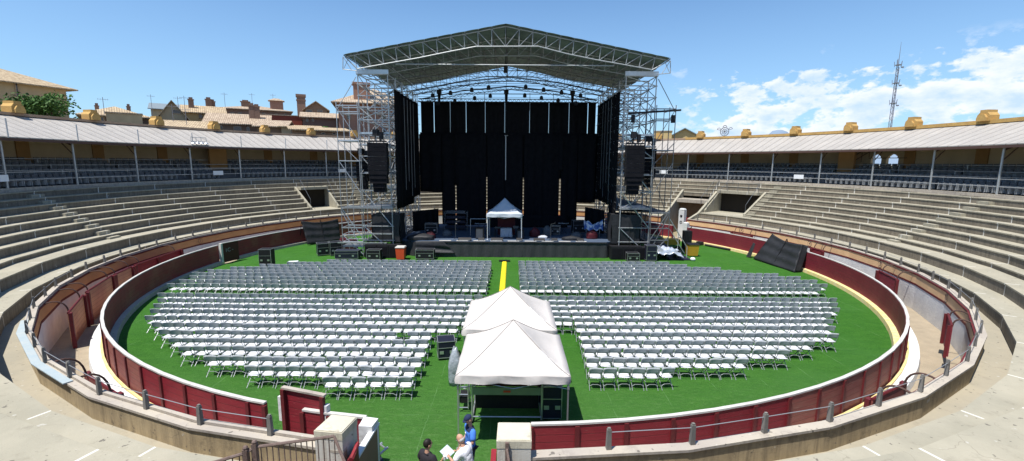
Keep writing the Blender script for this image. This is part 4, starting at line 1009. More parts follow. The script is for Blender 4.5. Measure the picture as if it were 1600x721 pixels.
# pop-up canopy helper
def canopy(cx, cy, w, d, ze, zp, zb, label, mcan, mleg, valance=.3, legs=(1, 1, 1, 1), rest=.05):
    t = thing('canopy_tent', label, 'canopy tent', (cx, cy, zb)); N_ = 16
    def f(u, v):
        x = u*2-1; y = v*2-1; m_ = max(abs(x), abs(y)); k = 1-m_
        # concave tent profile: steep near the peak, with ridges along the diagonals
        h = (k**1.25)*(zp-ze); diag = abs(abs(x)-abs(y)); h -= .16*(zp-ze)*math.sin(pi*min(1, diag))*m_*(1-m_)*2
        h += .012*math.sin(9*x+3*y)*m_
        return (cx+x*w/2, cy+y*d/2, ze+h)
    mb = MB(); mb.grid(f, N_, N_, thick=.01); obj('roof_cloth', mb, mcan, t, smooth=True)
    mb = MB(); per = []
    for i in range(N_*4):
        s = i/N_; k = int(s); u = s-k; per.append([(u, 0), (1, u), (1-u, 1), (0, 1-u)][k])
    n = len(per)
    top_ = [Vector(f(u, v)) for u, v in per]; ctr = Vector((cx, cy, ze)); lo = []
    for i, p in enumerate(top_):
        o = (p-ctr); o.z = 0; o.normalize(); lo.append(Vector((p.x, p.y, p.z-valance))+o*(.02+.025*math.sin(i*1.9)+.02*math.sin(i*.7)))
    mid = [(a+b)/2+((a-ctr).normalized()*(.025*math.sin(i*1.1+2))) for i, (a, b) in enumerate(zip(top_, lo))]
    vs = [tuple(p+Vector((0, 0, -.003))) for p in top_]+[tuple(p) for p in mid]+[tuple(p) for p in lo]
    mb.add(vs, [(i, n+i, n+(i+1) % n, (i+1) % n) for i in range(n)]+[(n+i, 2*n+i, 2*n+(i+1) % n, n+(i+1) % n) for i in range(n)]); obj('valance', mb, mcan, t, smooth=True)
    for k, (sx, sy) in enumerate(((-1, -1), (1, -1), (1, 1), (-1, 1))):
        if legs[k]:
            x, y = cx+sx*(w/2-.06), cy+sy*(d/2-.06)
            mb = MB(); mb.box((x, y, (zb+ze)/2-.03), (.04, .04, ze-zb-.1)); mb.box((x, y, zb+.02), (.12, .12, .02)); mb.box((x, y, ze-.35), (.06, .06, .1)); obj('leg', mb, mleg, t)
    mb = MB()
    for sx, sy in ((-1, -1), (1, -1), (1, 1), (-1, 1)):
        mb.tube((cx+sx*(w/2-.08), cy+sy*(d/2-.08), ze-.06), (cx, cy, zp-.1), .015, 4)
    for sy in (-1, 1):
        for i in range(2):
            x0 = cx-w/2+.08+i*(w/2-.08); x1 = x0+w/2-.08; y = cy+sy*(d/2-.08); mb.tube((x0, y, ze-.1), (x1, y, ze-.4), .012, 4); mb.tube((x0, y, ze-.4), (x1, y, ze-.1), .012, 4)
    obj('scissor_frame', mb, mleg, t)
    if mcan is M_canv:
        mb = MB()
        for sx, sy in ((-1, -1), (1, -1), (1, 1), (-1, 1)):
            pts = [Vector(f(.5+sx*.5*q, .5+sy*.5*q))+Vector((0, 0, .004)) for q in [i/10 for i in range(11)]]; mb.path(pts, .009, 4)
        obj('seam', mb, M_seamc, t)
    return t
canopy(-.38, 6.6, 3.05, 2.9, 3.62, 4.9, ZD, 'small pale grey canopy tent standing on the stage', M_canvg, M_sign, .28)
M_seamc = mat('canopy_seam', (.24, .22, .21), .9)
canopy(.33, -19.85, 3.15, 3.05, 2.22, 3.28, 0, 'cream canopy tent nearest the camera, over the cases', M_canv, M_alu, .22)
canopy(.22, -16.3, 3.3, 3.35, 2.22, 3.32, 0, 'cream canopy tent standing directly behind the nearest one', M_canv, M_alu, .22)

# ------------------------------------------------------------------ flight cases and stage gear
def flight_case(x, y, z, w, d, h, rz, label, m=M_navy, wheels=True, name='flight_case', cat='flight case', group=None):
    t = thing(name, label, cat, (x, y, z), group); zz = .1 if wheels else 0
    def ob(nm, mb, mm): 
        o = obj(nm, mb, mm, t); return o
    mb = MB(); mb.box((x, y, z+zz+h/2), (w-.02, d-.02, h)); ob('body', mb, m)
    e = .025; mb = MB()
    for sx in (-1, 1):
        for sy in (-1, 1): mb.box((x+sx*(w/2-e/2), y+sy*(d/2-e/2), z+zz+h/2), (e, e, h+.01))
        for k in (0, 1): mb.box((x+sx*(w/2-e/2), y, z+zz+k*h), (e+.002, d, e)); 
    for sy in (-1, 1):
        for k in (0, 1): mb.box((x, y+sy*(d/2-e/2), z+zz+k*h), (w, e, e+.002))
        if h > .45: mb.box((x, y+sy*(d/2), z+zz+h*.62), (w, .012, .018))
    ob('edging', mb, M_alu)
    for sx in (-.28, .28): mb = MB(); mb.box((x+sx*w, y-d/2-.003, z+zz+h*.35), (.16, .012, .13)); ob('latch', mb, M_alu)
    if wheels:
        for sx in (-1, 1):
            for sy in (-1, 1): mb = MB(); mb.tube((x+sx*(w/2-.1)-.02, y+sy*(d/2-.1), z+.05), (x+sx*(w/2-.1)+.02, y+sy*(d/2-.1), z+.05), .05, 10); ob('wheel', mb, M_box)
    t.rotation_euler = (0, 0, rz); return t
flight_case(-2.42, -15.25, 0, .72, .72, .68, .22, 'black aluminium-edged flight case on the turf left of the canopies')
flight_case(1.55, -19.62, 0, .62, .6, 1.05, 0, 'upright dark flight case under the right side of nearest canopy')
flight_case(1.5, -18.75, 0, .66, .6, 1.3, 0, 'taller dark case half hidden behind the upright case, nearest canopy')
flight_case(-18.4, .6, 0, .9, .7, 1.25, .08, 'tall black wheeled case standing alone on the left turf', M_box)
flight_case(-15.95, 4.9, 0, .95, .9, .95, .5, 'black case with two pale latches, leftmost of the left pile', M_box)
flight_case(-14.9, 5.0, 0, .95, 1.0, 1.05, .5, 'black case second from the left in the left pile', M_box)
flight_case(-13.3, 3.5, 0, 1.9, .8, .62, .05, 'long low case with pale edging before the left scaffold', M_navy)
flight_case(-11.0, 3.2, 0, 1.1, .7, .75, 0, 'dark case before the left subwoofers, left of the orange bin', M_box)
flight_case(-6.9, 3.6, 0, 1.5, .8, .72, 0, 'low dark case by the left corner of the stage skirt', M_box)
flight_case(11.75, 3.6, 0, .85, .8, 1.2, 0, 'upright dark case beside the silver sheeting', M_navy)
flight_case(10.2, 3.3, 0, 1.0, .7, .6, 0, 'low dark case before the right subwoofers', M_box)
flight_case(-14.3, 6.6, 0, 1.5, .9, .9, .35, 'case with dull red top behind the left pile', M_maroon)
mb = MB(); mb.box((-14.3, 6.5, 1.06), (1.5, .8, .06), .35); mb.box((-14.7, 6.5, 1.15), (.6, .5, .12), .1); tag(obj('stacked_boards', mb, M_redc), 'dull red boards lying on the left case pile', 'boards')
mb = MB(); mb.bx(-2.1, -1.75, 3.9, 4.0, 0, .02); 
for i in range(20): pass
# cable ramp down the aisle
cr = thing('cable_ramp', 'yellow cable ramp running down the centre aisle to the canopies', 'cable ramp', (-.32, -5, 0))
y = 2.6
while y > -14.0: mb = MB(); mb.extr([(-.5, y, .005), (-.14, y, .005), (-.2, y, .055), (-.44, y, .055)], (0, -.94, 0)); obj('ramp_section', mb, M_yramp, cr); y -= .97
mb = MB(); mb.box((-.32, 2.85, .05), (.9, .35, .09)); tag(obj('ramp_end_mat', mb, M_box), 'black end piece of the yellow cable ramp at the stage', 'cable ramp')
# bins
def bin_(x, y, w, h, m, lid, label):
    t = thing('wheeled_bin', label, 'bin', (x, y, 0)); mb = MB(); mb.box((x, y, .08+h/2), (w, w, h), tx=1.18, ty=1.18); obj('body', mb, m, t)
    mb = MB(); mb.box((x, y, .1+h+.03), (w*1.26, w*1.26, .08), tx=.9, ty=.9); obj('lid', mb, lid, t)
    for s in (-1, 1): mb = MB(); mb.tube((x+s*w*.4-.03, y+w*.4, .09), (x+s*w*.4+.03, y+w*.4, .09), .09, 10); obj('wheel', mb, M_box, t)
bin_(-8.85, 3.3, .62, .95, M_orange, M_rail, 'orange red bin with pale lid before the left speaker stack')
bin_(16.0, 5.6, .75, .95, M_ybin, M_box, 'yellow bin with dark lid on the turf by the ramp')
# silver sheeting over a table
t = thing('covered_table', 'trestle covered with crumpled silver sheeting, right of the stage', 'covered table', (13.4, 4.0, 0))
mb = MB()
for x in (12.6, 14.3):
    for y in (3.7, 4.4): mb.tube((x, y, 0), (x, y, .75), .03)
mb.bx(12.5, 14.4, 3.6, 4.5, .72, .76); obj('trestle', mb, M_box, t)
def fs(u, v):
    x = 12.3+2.2*u; y = 3.45+1.3*v; e = min(u, 1-u, v, 1-v)
    z = .82+.22*math.sin(3*u+1)*math.sin(2*v+.5)+.10*math.sin(11*u+7*v)+.06*math.sin(23*u-9*v)
    if e < .08: z = z*.75-.2*(1-e/.08)*(.5+.5*math.sin(9*u))
    return (x, y, max(z, .25))
mb = MB(); mb.grid(fs, 28, 18, thick=.01); obj('sheeting', mb, M_foil, t, smooth=False)
# gear on the stage
def blob_cover(name, c, d, m, label, cat, seed=1, mats=None):
    mb = MB(); rnd = random.Random(seed); ph = [rnd.random()*6 for _ in range(6)]
    n_, m_ = 18, 9; vs = []
    for j in range(m_+1):
        v = j/m_
        for i in range(n_):
            a = 2*pi*i/n_; k = (1-max(0, v-.6)/.4*.75) if v > .6 else 1+.06*math.sin(3*a+ph[0])*(1-v)
            sq = 1/max(abs(math.cos(a)), abs(math.sin(a)))**.5
            rr = k*sq*(1+.07*math.sin(5*a+ph[1]+4*v)+.04*math.sin(9*a+ph[2]))
            vs.append((c[0]+d[0]/2*rr*math.cos(a), c[1]+d[1]/2*rr*math.sin(a), c[2]+d[2]*min(1, v*1.02)*(1+.05*math.sin(2*a+ph[3])*(v > .5))))
    fs_ = [(j*n_+i, j*n_+(i+1) % n_, (j+1)*n_+(i+1) % n_, (j+1)*n_+i) for j in range(m_) for i in range(n_)]+[tuple(range(m_*n_, (m_+1)*n_)), tuple(range(n_))[::-1]]
    mb.add(vs, fs_); return tag(obj(name, mb, m, smooth=True), label, cat)
# table with pale cloth and keyboards under the stage canopy
t = thing('mixing_table', 'table with pale draped cloth and small mixer under stage canopy', 'table', (-.3, 6.9, ZD))
mb = MB(); mb.bx(-1.3, 1.0, 6.6, 7.3, ZD+.74, ZD+.79); 
for x in (-1.25, .95):
    for y in (6.65, 7.25): mb.tube((x, y, ZD), (x, y, ZD+.75), .025)
obj('table_top', mb, M_box, t)
mb = MB(); mb.grid(lambda u, v: (-.75+1.0*u+.06*math.sin(u*14)*(1-v), 6.5-.12*(1-v)+.05*math.sin(u*17)*(1-v), ZD+.05+.78*v), 16, 6, thick=.015); mb.bx(-.75, .25, 6.5, 7.2, ZD+.80, ZD+.83); obj('cloth', mb, M_cloth, t, smooth=True)
mb = MB(); mb.box((-1.0, 6.9, ZD+.86), (.55, .4, .1)); mb.box((.6, 6.9, ZD+.9), (.5, .4, .2)); obj('mixer', mb, M_seat, t)
mb = MB(); mb.bx(-1.05, .55, 7.9, 8.0, ZD+.0, ZD+1.6); tag(obj('padded_screen', mb, M_redc), 'dark red padded screen standing behind the stage canopy table', 'screen')
def stand_kb(x, y, label, w=1.2):
    t = thing('keyboard_stand', label, 'keyboard', (x, y, ZD)); mb = MB(); mb.box((x, y, ZD+.95), (w, .35, .1)); obj('keyboard', mb, M_box, t)
    mb = MB(); mb.box((x, y-.1, ZD+1.005), (w*.9, .14, .012)); obj('keys', mb, M_sign, t)
    mb = MB(); mb.tube((x-w*.3, y-.2, ZD), (x+w*.3, y+.1, ZD+.9), .02); mb.tube((x+w*.3, y-.2, ZD), (x-w*.3, y+.1, ZD+.9), .02); obj('cross_stand', mb, M_box, t); return t
stand_kb(-2.6, 8.5, 'keyboard on a crossed stand left of the stage canopy', 1.3)
stand_kb(5.1, 9.0, 'keyboard on a crossed stand toward the right of the stage', 1.1)
t = thing('equipment_rack', 'blue grey rack with horizontal shelves at the back left of the stage', 'rack', (-5.2, 10.6, ZD))
mb = MB()
for x in (-6.3, -4.1):
    for y in (10.2, 11.0): mb.tube((x, y, ZD), (x, y, ZD+1.9), .03)
obj('rack_frame', mb, M_steeld, t)
for z in (.3, .75, 1.2, 1.7): mb = MB(); mb.bx(-6.3, -4.1, 10.2, 11.0, ZD+z, ZD+z+.05); mb.bx(-6.1, -4.3, 10.3, 10.9, ZD+z+.05, ZD+z+.25); obj('shelf', mb, M_navy if z < 1.5 else M_seat, t)
mb = MB(); mb.path([(-3.5, 7.4, ZD), (-3.5, 7.4, ZD+1.55), (-1.75, 7.4, ZD+1.55), (-1.75, 7.4, ZD)], .03); tag(obj('goal_frame', mb, M_steel), 'low steel frame standing left of the stage canopy', 'frame')
def wedge(x, y, m, label, w=.75, h=.95):
    t = thing('stage_speaker', label, 'speaker', (x, y, ZD)); mb = MB(); mb.box((x, y, ZD+h/2), (w, .5, h), .2, tx=.9); obj('cabinet', mb, m, t); mb = MB(); mb.box((x-.02, y-.27, ZD+h*.5), (w*.75, .02, h*.8), .2); obj('grille', mb, M_seat, t)
wedge(-2.55, 6.0, M_box, 'black speaker on the stage floor left of the canopy')
wedge(1.0, 6.0, M_box, 'black speaker at the right leg of the stage canopy', .6, .8)
blob_cover('covered_gear', (-6.9, 6.0, ZD), (.9, .7, .6), M_redc, 'low dark red bundle at the left of the stage', 'covered gear', 3)
blob_cover('covered_gear', (-5.6, 7.2, ZD), (.8, .7, .55), M_seat, 'grey covered bundle beside the dark red one', 'covered gear', 4)
blob_cover('covered_gear', (2.35, 7.3, ZD), (.9, .7, .8), M_redc, 'dark red covered gear right of the stage canopy', 'covered gear', 5)
blob_cover('covered_gear', (3.0, 6.1, ZD), (.8, .5, .3), M_cloth, 'crumpled pale cloth bundle on the floor, right of canopy', 'covered gear', 6)
flight_case(-7.2, 8.2, ZD, 1.1, .7, .9, .1, 'black case standing at the back left of the stage floor', M_box)
flight_case(4.3, 8.4, ZD, .9, .6, .75, -.2, 'black case on the stage floor right of the dark red gear', M_box)
flight_case(6.6, 9.6, ZD, 1.2, .7, 1.1, .15, 'tall black case at the back right of the stage', M_box)
blob_cover('covered_gear', (3.5, 7.9, ZD), (.8, .7, .9), M_seat, 'dark grey covered gear behind the pale bundle', 'covered gear', 7)
blob_cover('covered_gear', (6.05, 6.9, ZD), (1.0, .7, .5), M_seat, 'grey round covered drum on the right of the stage', 'covered gear', 8)
blob_cover('covered_gear', (7.35, 6.4, ZD+.0), (.95, .8, .75), M_redc, 'dark red case cover under the blue and white cloth', 'covered gear', 9)
t = thing('covered_stand', 'rack draped with crumpled blue and white cloth, right of stage', 'covered stand', (7.6, 7.1, ZD))
mb = MB()
for x in (7.0, 8.2): mb.tube((x, 7.3, ZD), (x, 7.3, ZD+1.1), .03)
mb.tube((7.0, 7.3, ZD+1.1), (8.2, 7.3, ZD+1.1), .03); obj('stand_frame', mb, M_steel, t)
mb = MB(); mb.grid(lambda u, v: (6.75+1.7*u, 6.9+.8*v+.1*math.sin(9*u), ZD+1.0+.5*math.sin(pi*v)*(.6+.4*math.sin(7*u+1))+.10*math.sin(17*u+5*v)-.3*(v < .15)), 20, 10, thick=.015); obj('cloth', mb, M_bluew, t) if False else None
M_bluew = mat('blue_white_cloth', (.70, .73, .80), .8, (.06, .14, .42), 2.6, .5, .5, 6, hard=True)
obj('cloth', mb, M_bluew, t)
for x, y, h, lb in ((-4.6, 5.3, 1.5, 'left'), (3.6, 5.2, 1.4, 'right')):
    t = thing('microphone_stand', 'thin microphone stand near the stage edge, %s of the canopy' % lb, 'microphone stand', (x, y, ZD)); mb = MB(); mb.tube((x, y, ZD), (x, y, ZD+h), .012, 5); mb.tube((x, y, ZD+h), (x+.4, y-.1, ZD+h+.15), .01, 5); obj('boom', mb, M_steeld, t)
    mb = MB()
    for i in range(3): mb.tube((x, y, ZD+.2), (x+.3*math.cos(2.1*i), y+.3*math.sin(2.1*i), ZD+.01), .012, 4)
    obj('tripod_base', mb, M_box, t)
blob_cover('black_heap', (-7.6, 5.3, ZD), (2.2, 1.1, .5), M_tarp, 'heap of black cloth on the left front corner of the stage', 'cloth heap', 12)
blob_cover('black_heap', (5.4, 5.5, ZD), (1.6, .7, .35), M_tarp, 'low heap of black cloth near the right stage edge', 'cloth heap', 13)
drape(-9.2, 9.5, -7.2, 12.5, ZD, 3.3, 'black masking drape at the back left stage corner', g='low masking drapes'); drape(7.6, 12.0, 8.9, 9.0, ZD, 3.6, 'black masking drape at the back right stage corner', g='low masking drapes')
drape(-2.2, 12.9, 6.0, 12.9, ZD, 2.6, 'low black masking drape behind the keyboards', g='low masking drapes')
mb = MB(); mb.box((8.0, 13.5, 2.6), (2, .1, .1))
# misc left: small white thing on turf, green netting
mb = MB(); mb.box((-17.05, 1.9, .06), (.7, .35, .1), .3); tag(obj('white_board', mb, M_sign), 'small white board lying on the left turf', 'board')
mb = MB(); mb.ball((15.3, 3.6, .14), (.22, .2, .16), 10, 6); tag(obj('white_bag', mb, M_sign), 'small white bag on the turf by the ramp foot', 'bag')
# plants/yellow rig seen behind the yellow bin
t = thing('yellow_trolley', 'yellow and dark trolley with hoses behind the yellow bin', 'trolley', (15.9, 8.6, 0))
mb = MB(); mb.box((15.2, 8.8, .7), (1.6, .8, .5)); obj('trolley_body', mb, M_ybin, t)
mb = MB(); mb.box((16.6, 8.4, .95), (.7, .6, 1.7)); mb.tube((16.9, 8.2, .8), (17.2, 8, .2), .05); mb.tube((16.4, 8.2, 1.7), (16.9, 8.2, 2.2), .04); obj('pump', mb, M_box, t)
for x in (14.7, 15.8): mb = MB(); mb.tube((x, 8.35, .2), (x, 8.45, .2), .2, 12); obj('wheel', mb, M_box, t)
# leaning black sheets
def sheet_rack(BL, BR_, TR, TL, label, back):
    t = thing('black_sheet_frame', label, 'covered frame', tuple((BL+BR_)/2)); 
    up_ = (TL-BL); 
    nrm = (BR_-BL).cross(up_).normalized()
    def f(u, v):
        p = BL.lerp(BR_, u).lerp(TL.lerp(TR, u), v); sag = math.sin(pi*u)*v*v*.22
        return p-Vector((0, 0, sag))+nrm*(.05*math.sin(6*u+3*v)*math.sin(pi*u)+.03*math.sin(19*v+2*u)+.02*math.sin(15*u))
    mb = MB(); mb.grid(f, 30, 18, thick=.02); obj('sheet', mb, M_tarp, t, smooth=True)
    for u in (0, .5, 1): p = BL.lerp(BR_, u)+back*.05; q = TL.lerp(TR, u)+back*.05; mb = MB(); mb.tube(p, q, .035); mb.tube(q, (q.x+back.x*1.0, q.y+back.y*1.0, .3), .03); obj('frame_post', mb, M_box, t)
    # folded end
    def g_(u, v): p = BR_.lerp(TR, v); return p+back*(.9*u)+Vector((0, 0, -.1*u*v))+nrm*.03*math.sin(9*u+5*v)
    mb = MB(); mb.grid(g_, 10, 12, thick=.02); obj('side_sheet', mb, M_tarp, t, smooth=True)
bk = Vector((.55, .05, 0))
sheet_rack(Vector((20.7, 4.3, .05)), Vector((21.3, -.3, .05)), Vector((22.0, .15, 2.05)), Vector((21.75, 3.7, 2.3)), 'big sagging black sheet on a frame leaning at the right barrier', bk)
sheet_rack(Vector((-19.15, 9.1, .1)), Vector((-17.3, 12.4, .05)), Vector((-17.7, 13.0, 2.1)), Vector((-19.85, 9.6, 2.3)), 'black sheet hung on the left barrier beside the scaffold', Vector((-.4, .3, 0)))
mb = MB(); mb.extr([(20.55, 5.2, .05), (20.75, 4.85, .05), (21.1, 4.95, 1.2), (21.0, 5.1, 1.3)], (.06, .06, 0)); tag(obj('black_flap', mb, M_tarp), 'small black flap standing left of the big black sheet', 'flap')
mb = MB(); mb.tube((20.5, 8.0, .12), (19.2, 10.4, .12), .09, 8); mb.box((18.9, 10.9, .2), (.5, .5, .3), .5); tag(obj('black_roll', mb, M_tarp), 'long black roll lying along the foot of right barrier', 'roll')

# things under and beside the near canopies
wb = thing('tilted_work_table', 'big folding table with maroon top and pale green edge under nearest canopy', 'table', (.15, -19.6, 0))
mb = MB(); mb.extr([(-.92, -19.95, 1.18), (1.22, -19.95, 1.18), (1.22, -19.1, 1.62), (-.92, -19.1, 1.62)], (0, -.02, .05)); obj('maroon_top', mb, M_maroon, wb)
mb = MB(); mb.bx(-.9, 1.2, -20.02, -19.97, .93, 1.17); obj('green_front', mb, M_greenb, wb)
mb = MB(); mb.box((.15, -20.03, 1.05), (.22, .012, .06)); obj('orange_label', mb, M_orange, wb)
for x in (-.92, 1.22):
    mb = MB(); mb.tube((x, -20.0, .1), (x, -20.0, 1.5), .03); mb.tube((x, -19.0, .1), (x, -19.0, 1.6), .03); mb.tube((x, -20.0, .12), (x, -19.0, .12), .03); obj('leg_frame', mb, M_alu, wb)
mb = MB(); mb.tube((-.92, -20.0, .2), (1.22, -20.0, .2), .022); mb.tube((-.92, -20, .95), (1.22, -20, .95), .018); obj('cross_bar', mb, M_alu, wb)
mb = MB(); mb.bx(-.85, 1.15, -19.6, -19.55, .25, .93); obj('dark_back', mb, M_box, wb)
for x in (-.92, 1.22):
    for y in (-20.0, -19.0): mb = MB(); mb.tube((x-.02, y, .06), (x+.02, y, .06), .06, 10); obj('caster', mb, M_box, wb)
for i, x in enumerate((.3, .55, 1.05, 1.7)): 
    mb = MB(); mb.box((x, -20.45+.05*i, .03), (.16, .05, .05), .6-.5*i); tag(obj('tent_weight', mb, M_seatf), 'small pale clamp lying on the shaded turf under the canopy', 'clamp', 'clamps on the turf under the nearest canopy')
blob_cover('wrapped_stand', (-1.75, -17.5, 0), (.5, .5, 1.35), M_poly, 'tall bundle wrapped in clear plastic beside the nearest canopy', 'wrapped bundle', 21)
t = thing('folding_trolley', 'narrow aluminium trolley at the left leg of nearest canopy', 'trolley', (-1.2, -19.2, 0)); mb = MB()
for x in (-1.4, -1.1):
    for y in (-19.4, -18.9): mb.tube((x, y, .1), (x, y, 1.1), .02)
for z in (.15, .6, 1.05): mb.tube((-1.4, -19.4, z), (-1.1, -19.4, z), .018); mb.tube((-1.4, -18.9, z), (-1.1, -18.9, z), .018)
obj('tube_frame', mb, M_alu, t); mb = MB(); mb.bx(-1.38, -1.12, -19.38, -18.92, .3, .5); obj('load_box', mb, M_box, t)

# ------------------------------------------------------------------ chairs
def chair_parts():
    seat = MB()
    def f(u, v): x = (u-.5); y = v; w = .40-.05*(1-v)*abs(1); w = .36+.05*math.sin(pi*min(1, v*1.1)*.6+.3); return (x*w, -.23+.43*y, .455-.022*math.cos(x*pi)*math.sin(pi*min(1, y*1.0))+(.01*(y-.5)))
    seat.grid(f, 6, 6, thick=.022)
    back = MB()
    def g(u, v): x = (u-.5); w = .485-(.025 if v in (0, 1) else 0); return (x*w, -.25-.045*v+.035*(1-math.cos(x*pi))*-1+.035, .60+.24*v-.01*abs(x)*(v*2-1)*2)
    back.grid(g, 6, 4, thick=.022)
    fr = MB()
    for s in (-1, 1):
        x = .215*s; fr.path([(x, -.30, .80), (x, -.23, .55), (x, .24, .0)], .0125, 5)
        fr.path([(x*.93, -.30, .0), (x*.93, .16, .44)], .0125, 5)
    fr.path([(-.2, -.24, .15), (-.1, -.23, .20), (.1, -.23, .20), (.2, -.24, .15)], .011, 5); fr.path([(-.21, .17, .13), (-.1, .17, .17), (.1, .17, .17), (.21, .17, .13)], .011, 5)
    fr.tube((-.2, .10, .42), (.2, .10, .42), .011, 5)
    return seat, back, fr
cs, cb_, cf = chair_parts()
ORD = ['', 'first', 'second', 'third', 'fourth', 'fifth', 'sixth', 'seventh', 'eighth', 'ninth', 'tenth', 'eleventh', 'twelfth', 'thirteenth', 'fourteenth', 'fifteenth', 'sixteenth', 'seventeenth', 'eighteenth', 'nineteenth']
TENS = {20: 'twentieth', 30: 'thirtieth', 40: 'fortieth'}
def ordn(n):
    if n < 20: return ORD[n]
    if n % 10 == 0: return TENS[n]
    return {2: 'twenty', 3: 'thirty', 4: 'forty'}[n//10]+'-'+ORD[n % 10]
Rn = [(-17.95, 3.03, 6.05), (-17.1, 3.05, 9.06), (-16.25, 3.1, 10.97), (-15.4, 3.14, 12.95), (-14.53, 3.17, 14.4), (-13.65, 3.18, 14.85), (-12.8, 2.2, 15.28), (-11.95, 2.2, 16.0), (-11.08, 2.2, 16.7), (-10.25, 2.2, 17.1), (-9.4, .75, 17.7)]
Rf = [(-7.4, .75, 18.65), (-6.5, .75, 19.25), (-5.6, .75, 19.23), (-4.75, .75, 19.17), (-3.95, .75, 17.7), (-3.15, .75, 15.75), (-2.3, .75, 14.87), (-1.5, .75, 13.1), (-.68, .75, 12.05)]
Ln = [(-18.75, -6.17, -3.07), (-17.98, -9.05, -3.1), (-17.2, -11.22, -3.03), (-16.3, -12.8, -3.08), (-15.5, -13.8, -3.1), (-14.65, -14.73, -3.15), (-13.8, -15.9, -2.1), (-12.9, -16.5, -1.6), (-12.0, -17.07, -1.6), (-11.15, -17.56, -1.6), (-10.25, -18.12, -1.6), (-9.35, -18.8, -1.3)]
Lf = [(-7.4, -19.75, -1.2), (-6.5, -19.9, -1.2), (-5.6, -20.1, -1.2), (-4.75, -20.2, -1.2), (-3.95, -20.0, -1.2), (-3.1, -18.8, -1.2), (-2.3, -17.2, -1.2), (-1.5, -15.7, -1.2), (-.68, -13.5, -1.2)]
spots = []
rc = random.Random(4)
for side, rows_ in (('right', Rn+Rf), ('left', Ln+Lf)):
    for ri, (y, xa, xb) in enumerate(rows_):
        n_ = max(1, round((xb-xa)/.505))
        for k in range(n_):
            x = xa+.2525+.505*k if side == 'right' else xb-.2525-.505*k
            if side == 'left' and ri == 5 and k == 2: continue
            spots.append((x+rc.uniform(-.02, .02), y+.30+rc.uniform(-.035, .035)+.02*math.sin(x*1.3+ri), rc.gauss(0, .05), side, ri+1, k+1))
spots.sort(key=lambda s: (s[0]-CAM[0])**2+(s[1]-CAM[1])**2)
c0 = D.objects.new('folding_chair', None); COL.objects.link(c0)
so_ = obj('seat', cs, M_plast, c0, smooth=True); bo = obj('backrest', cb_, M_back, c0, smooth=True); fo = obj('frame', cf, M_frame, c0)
for i, (x, y, a, side, row, k) in enumerate(spots[:300]):
    lab = 'white folding chair, %s from the aisle in the %s row %s of the canopies' % (ordn(k), ordn(row) if row > 1 else 'nearest', side)
    grp = 'white folding chairs set out in rows on the turf'
    if i == 0: o = c0; o.location = (x, y, 0); o.rotation_euler = (0, 0, a)
    else: o = copy_thing(c0, (x, y, 0), a)
    tag(o, lab, 'chair', grp)
rest = spots[300:]
mb = MB()
vs = np.array(cs.v+cb_.v+cf.v); o1 = len(cs.v); o2 = o1+len(cb_.v)
FF = cs.f+[tuple(i+o1 for i in f) for f in cb_.f]+[tuple(i+o2 for i in f) for f in cf.f]; MI = [0]*len(cs.f)+[1]*len(cb_.f)+[2]*len(cf.f)
for x, y, a, *_ in rest:
    c, s = math.cos(a), math.sin(a); W = np.stack([vs[:, 0]*c-vs[:, 1]*s+x, vs[:, 0]*s+vs[:, 1]*c+y, vs[:, 2]], 1); b = len(mb.v)
    mb.v += [tuple(q) for q in W.tolist()]; mb.f += [tuple(i+b for i in f) for f in FF]; mb.mi += MI
o = obj('chair_rows', mb, [M_plast, M_back, M_frame]); tag(o, 'farther rows of white folding chairs filling the arena turf', 'chairs', kind='stuff')
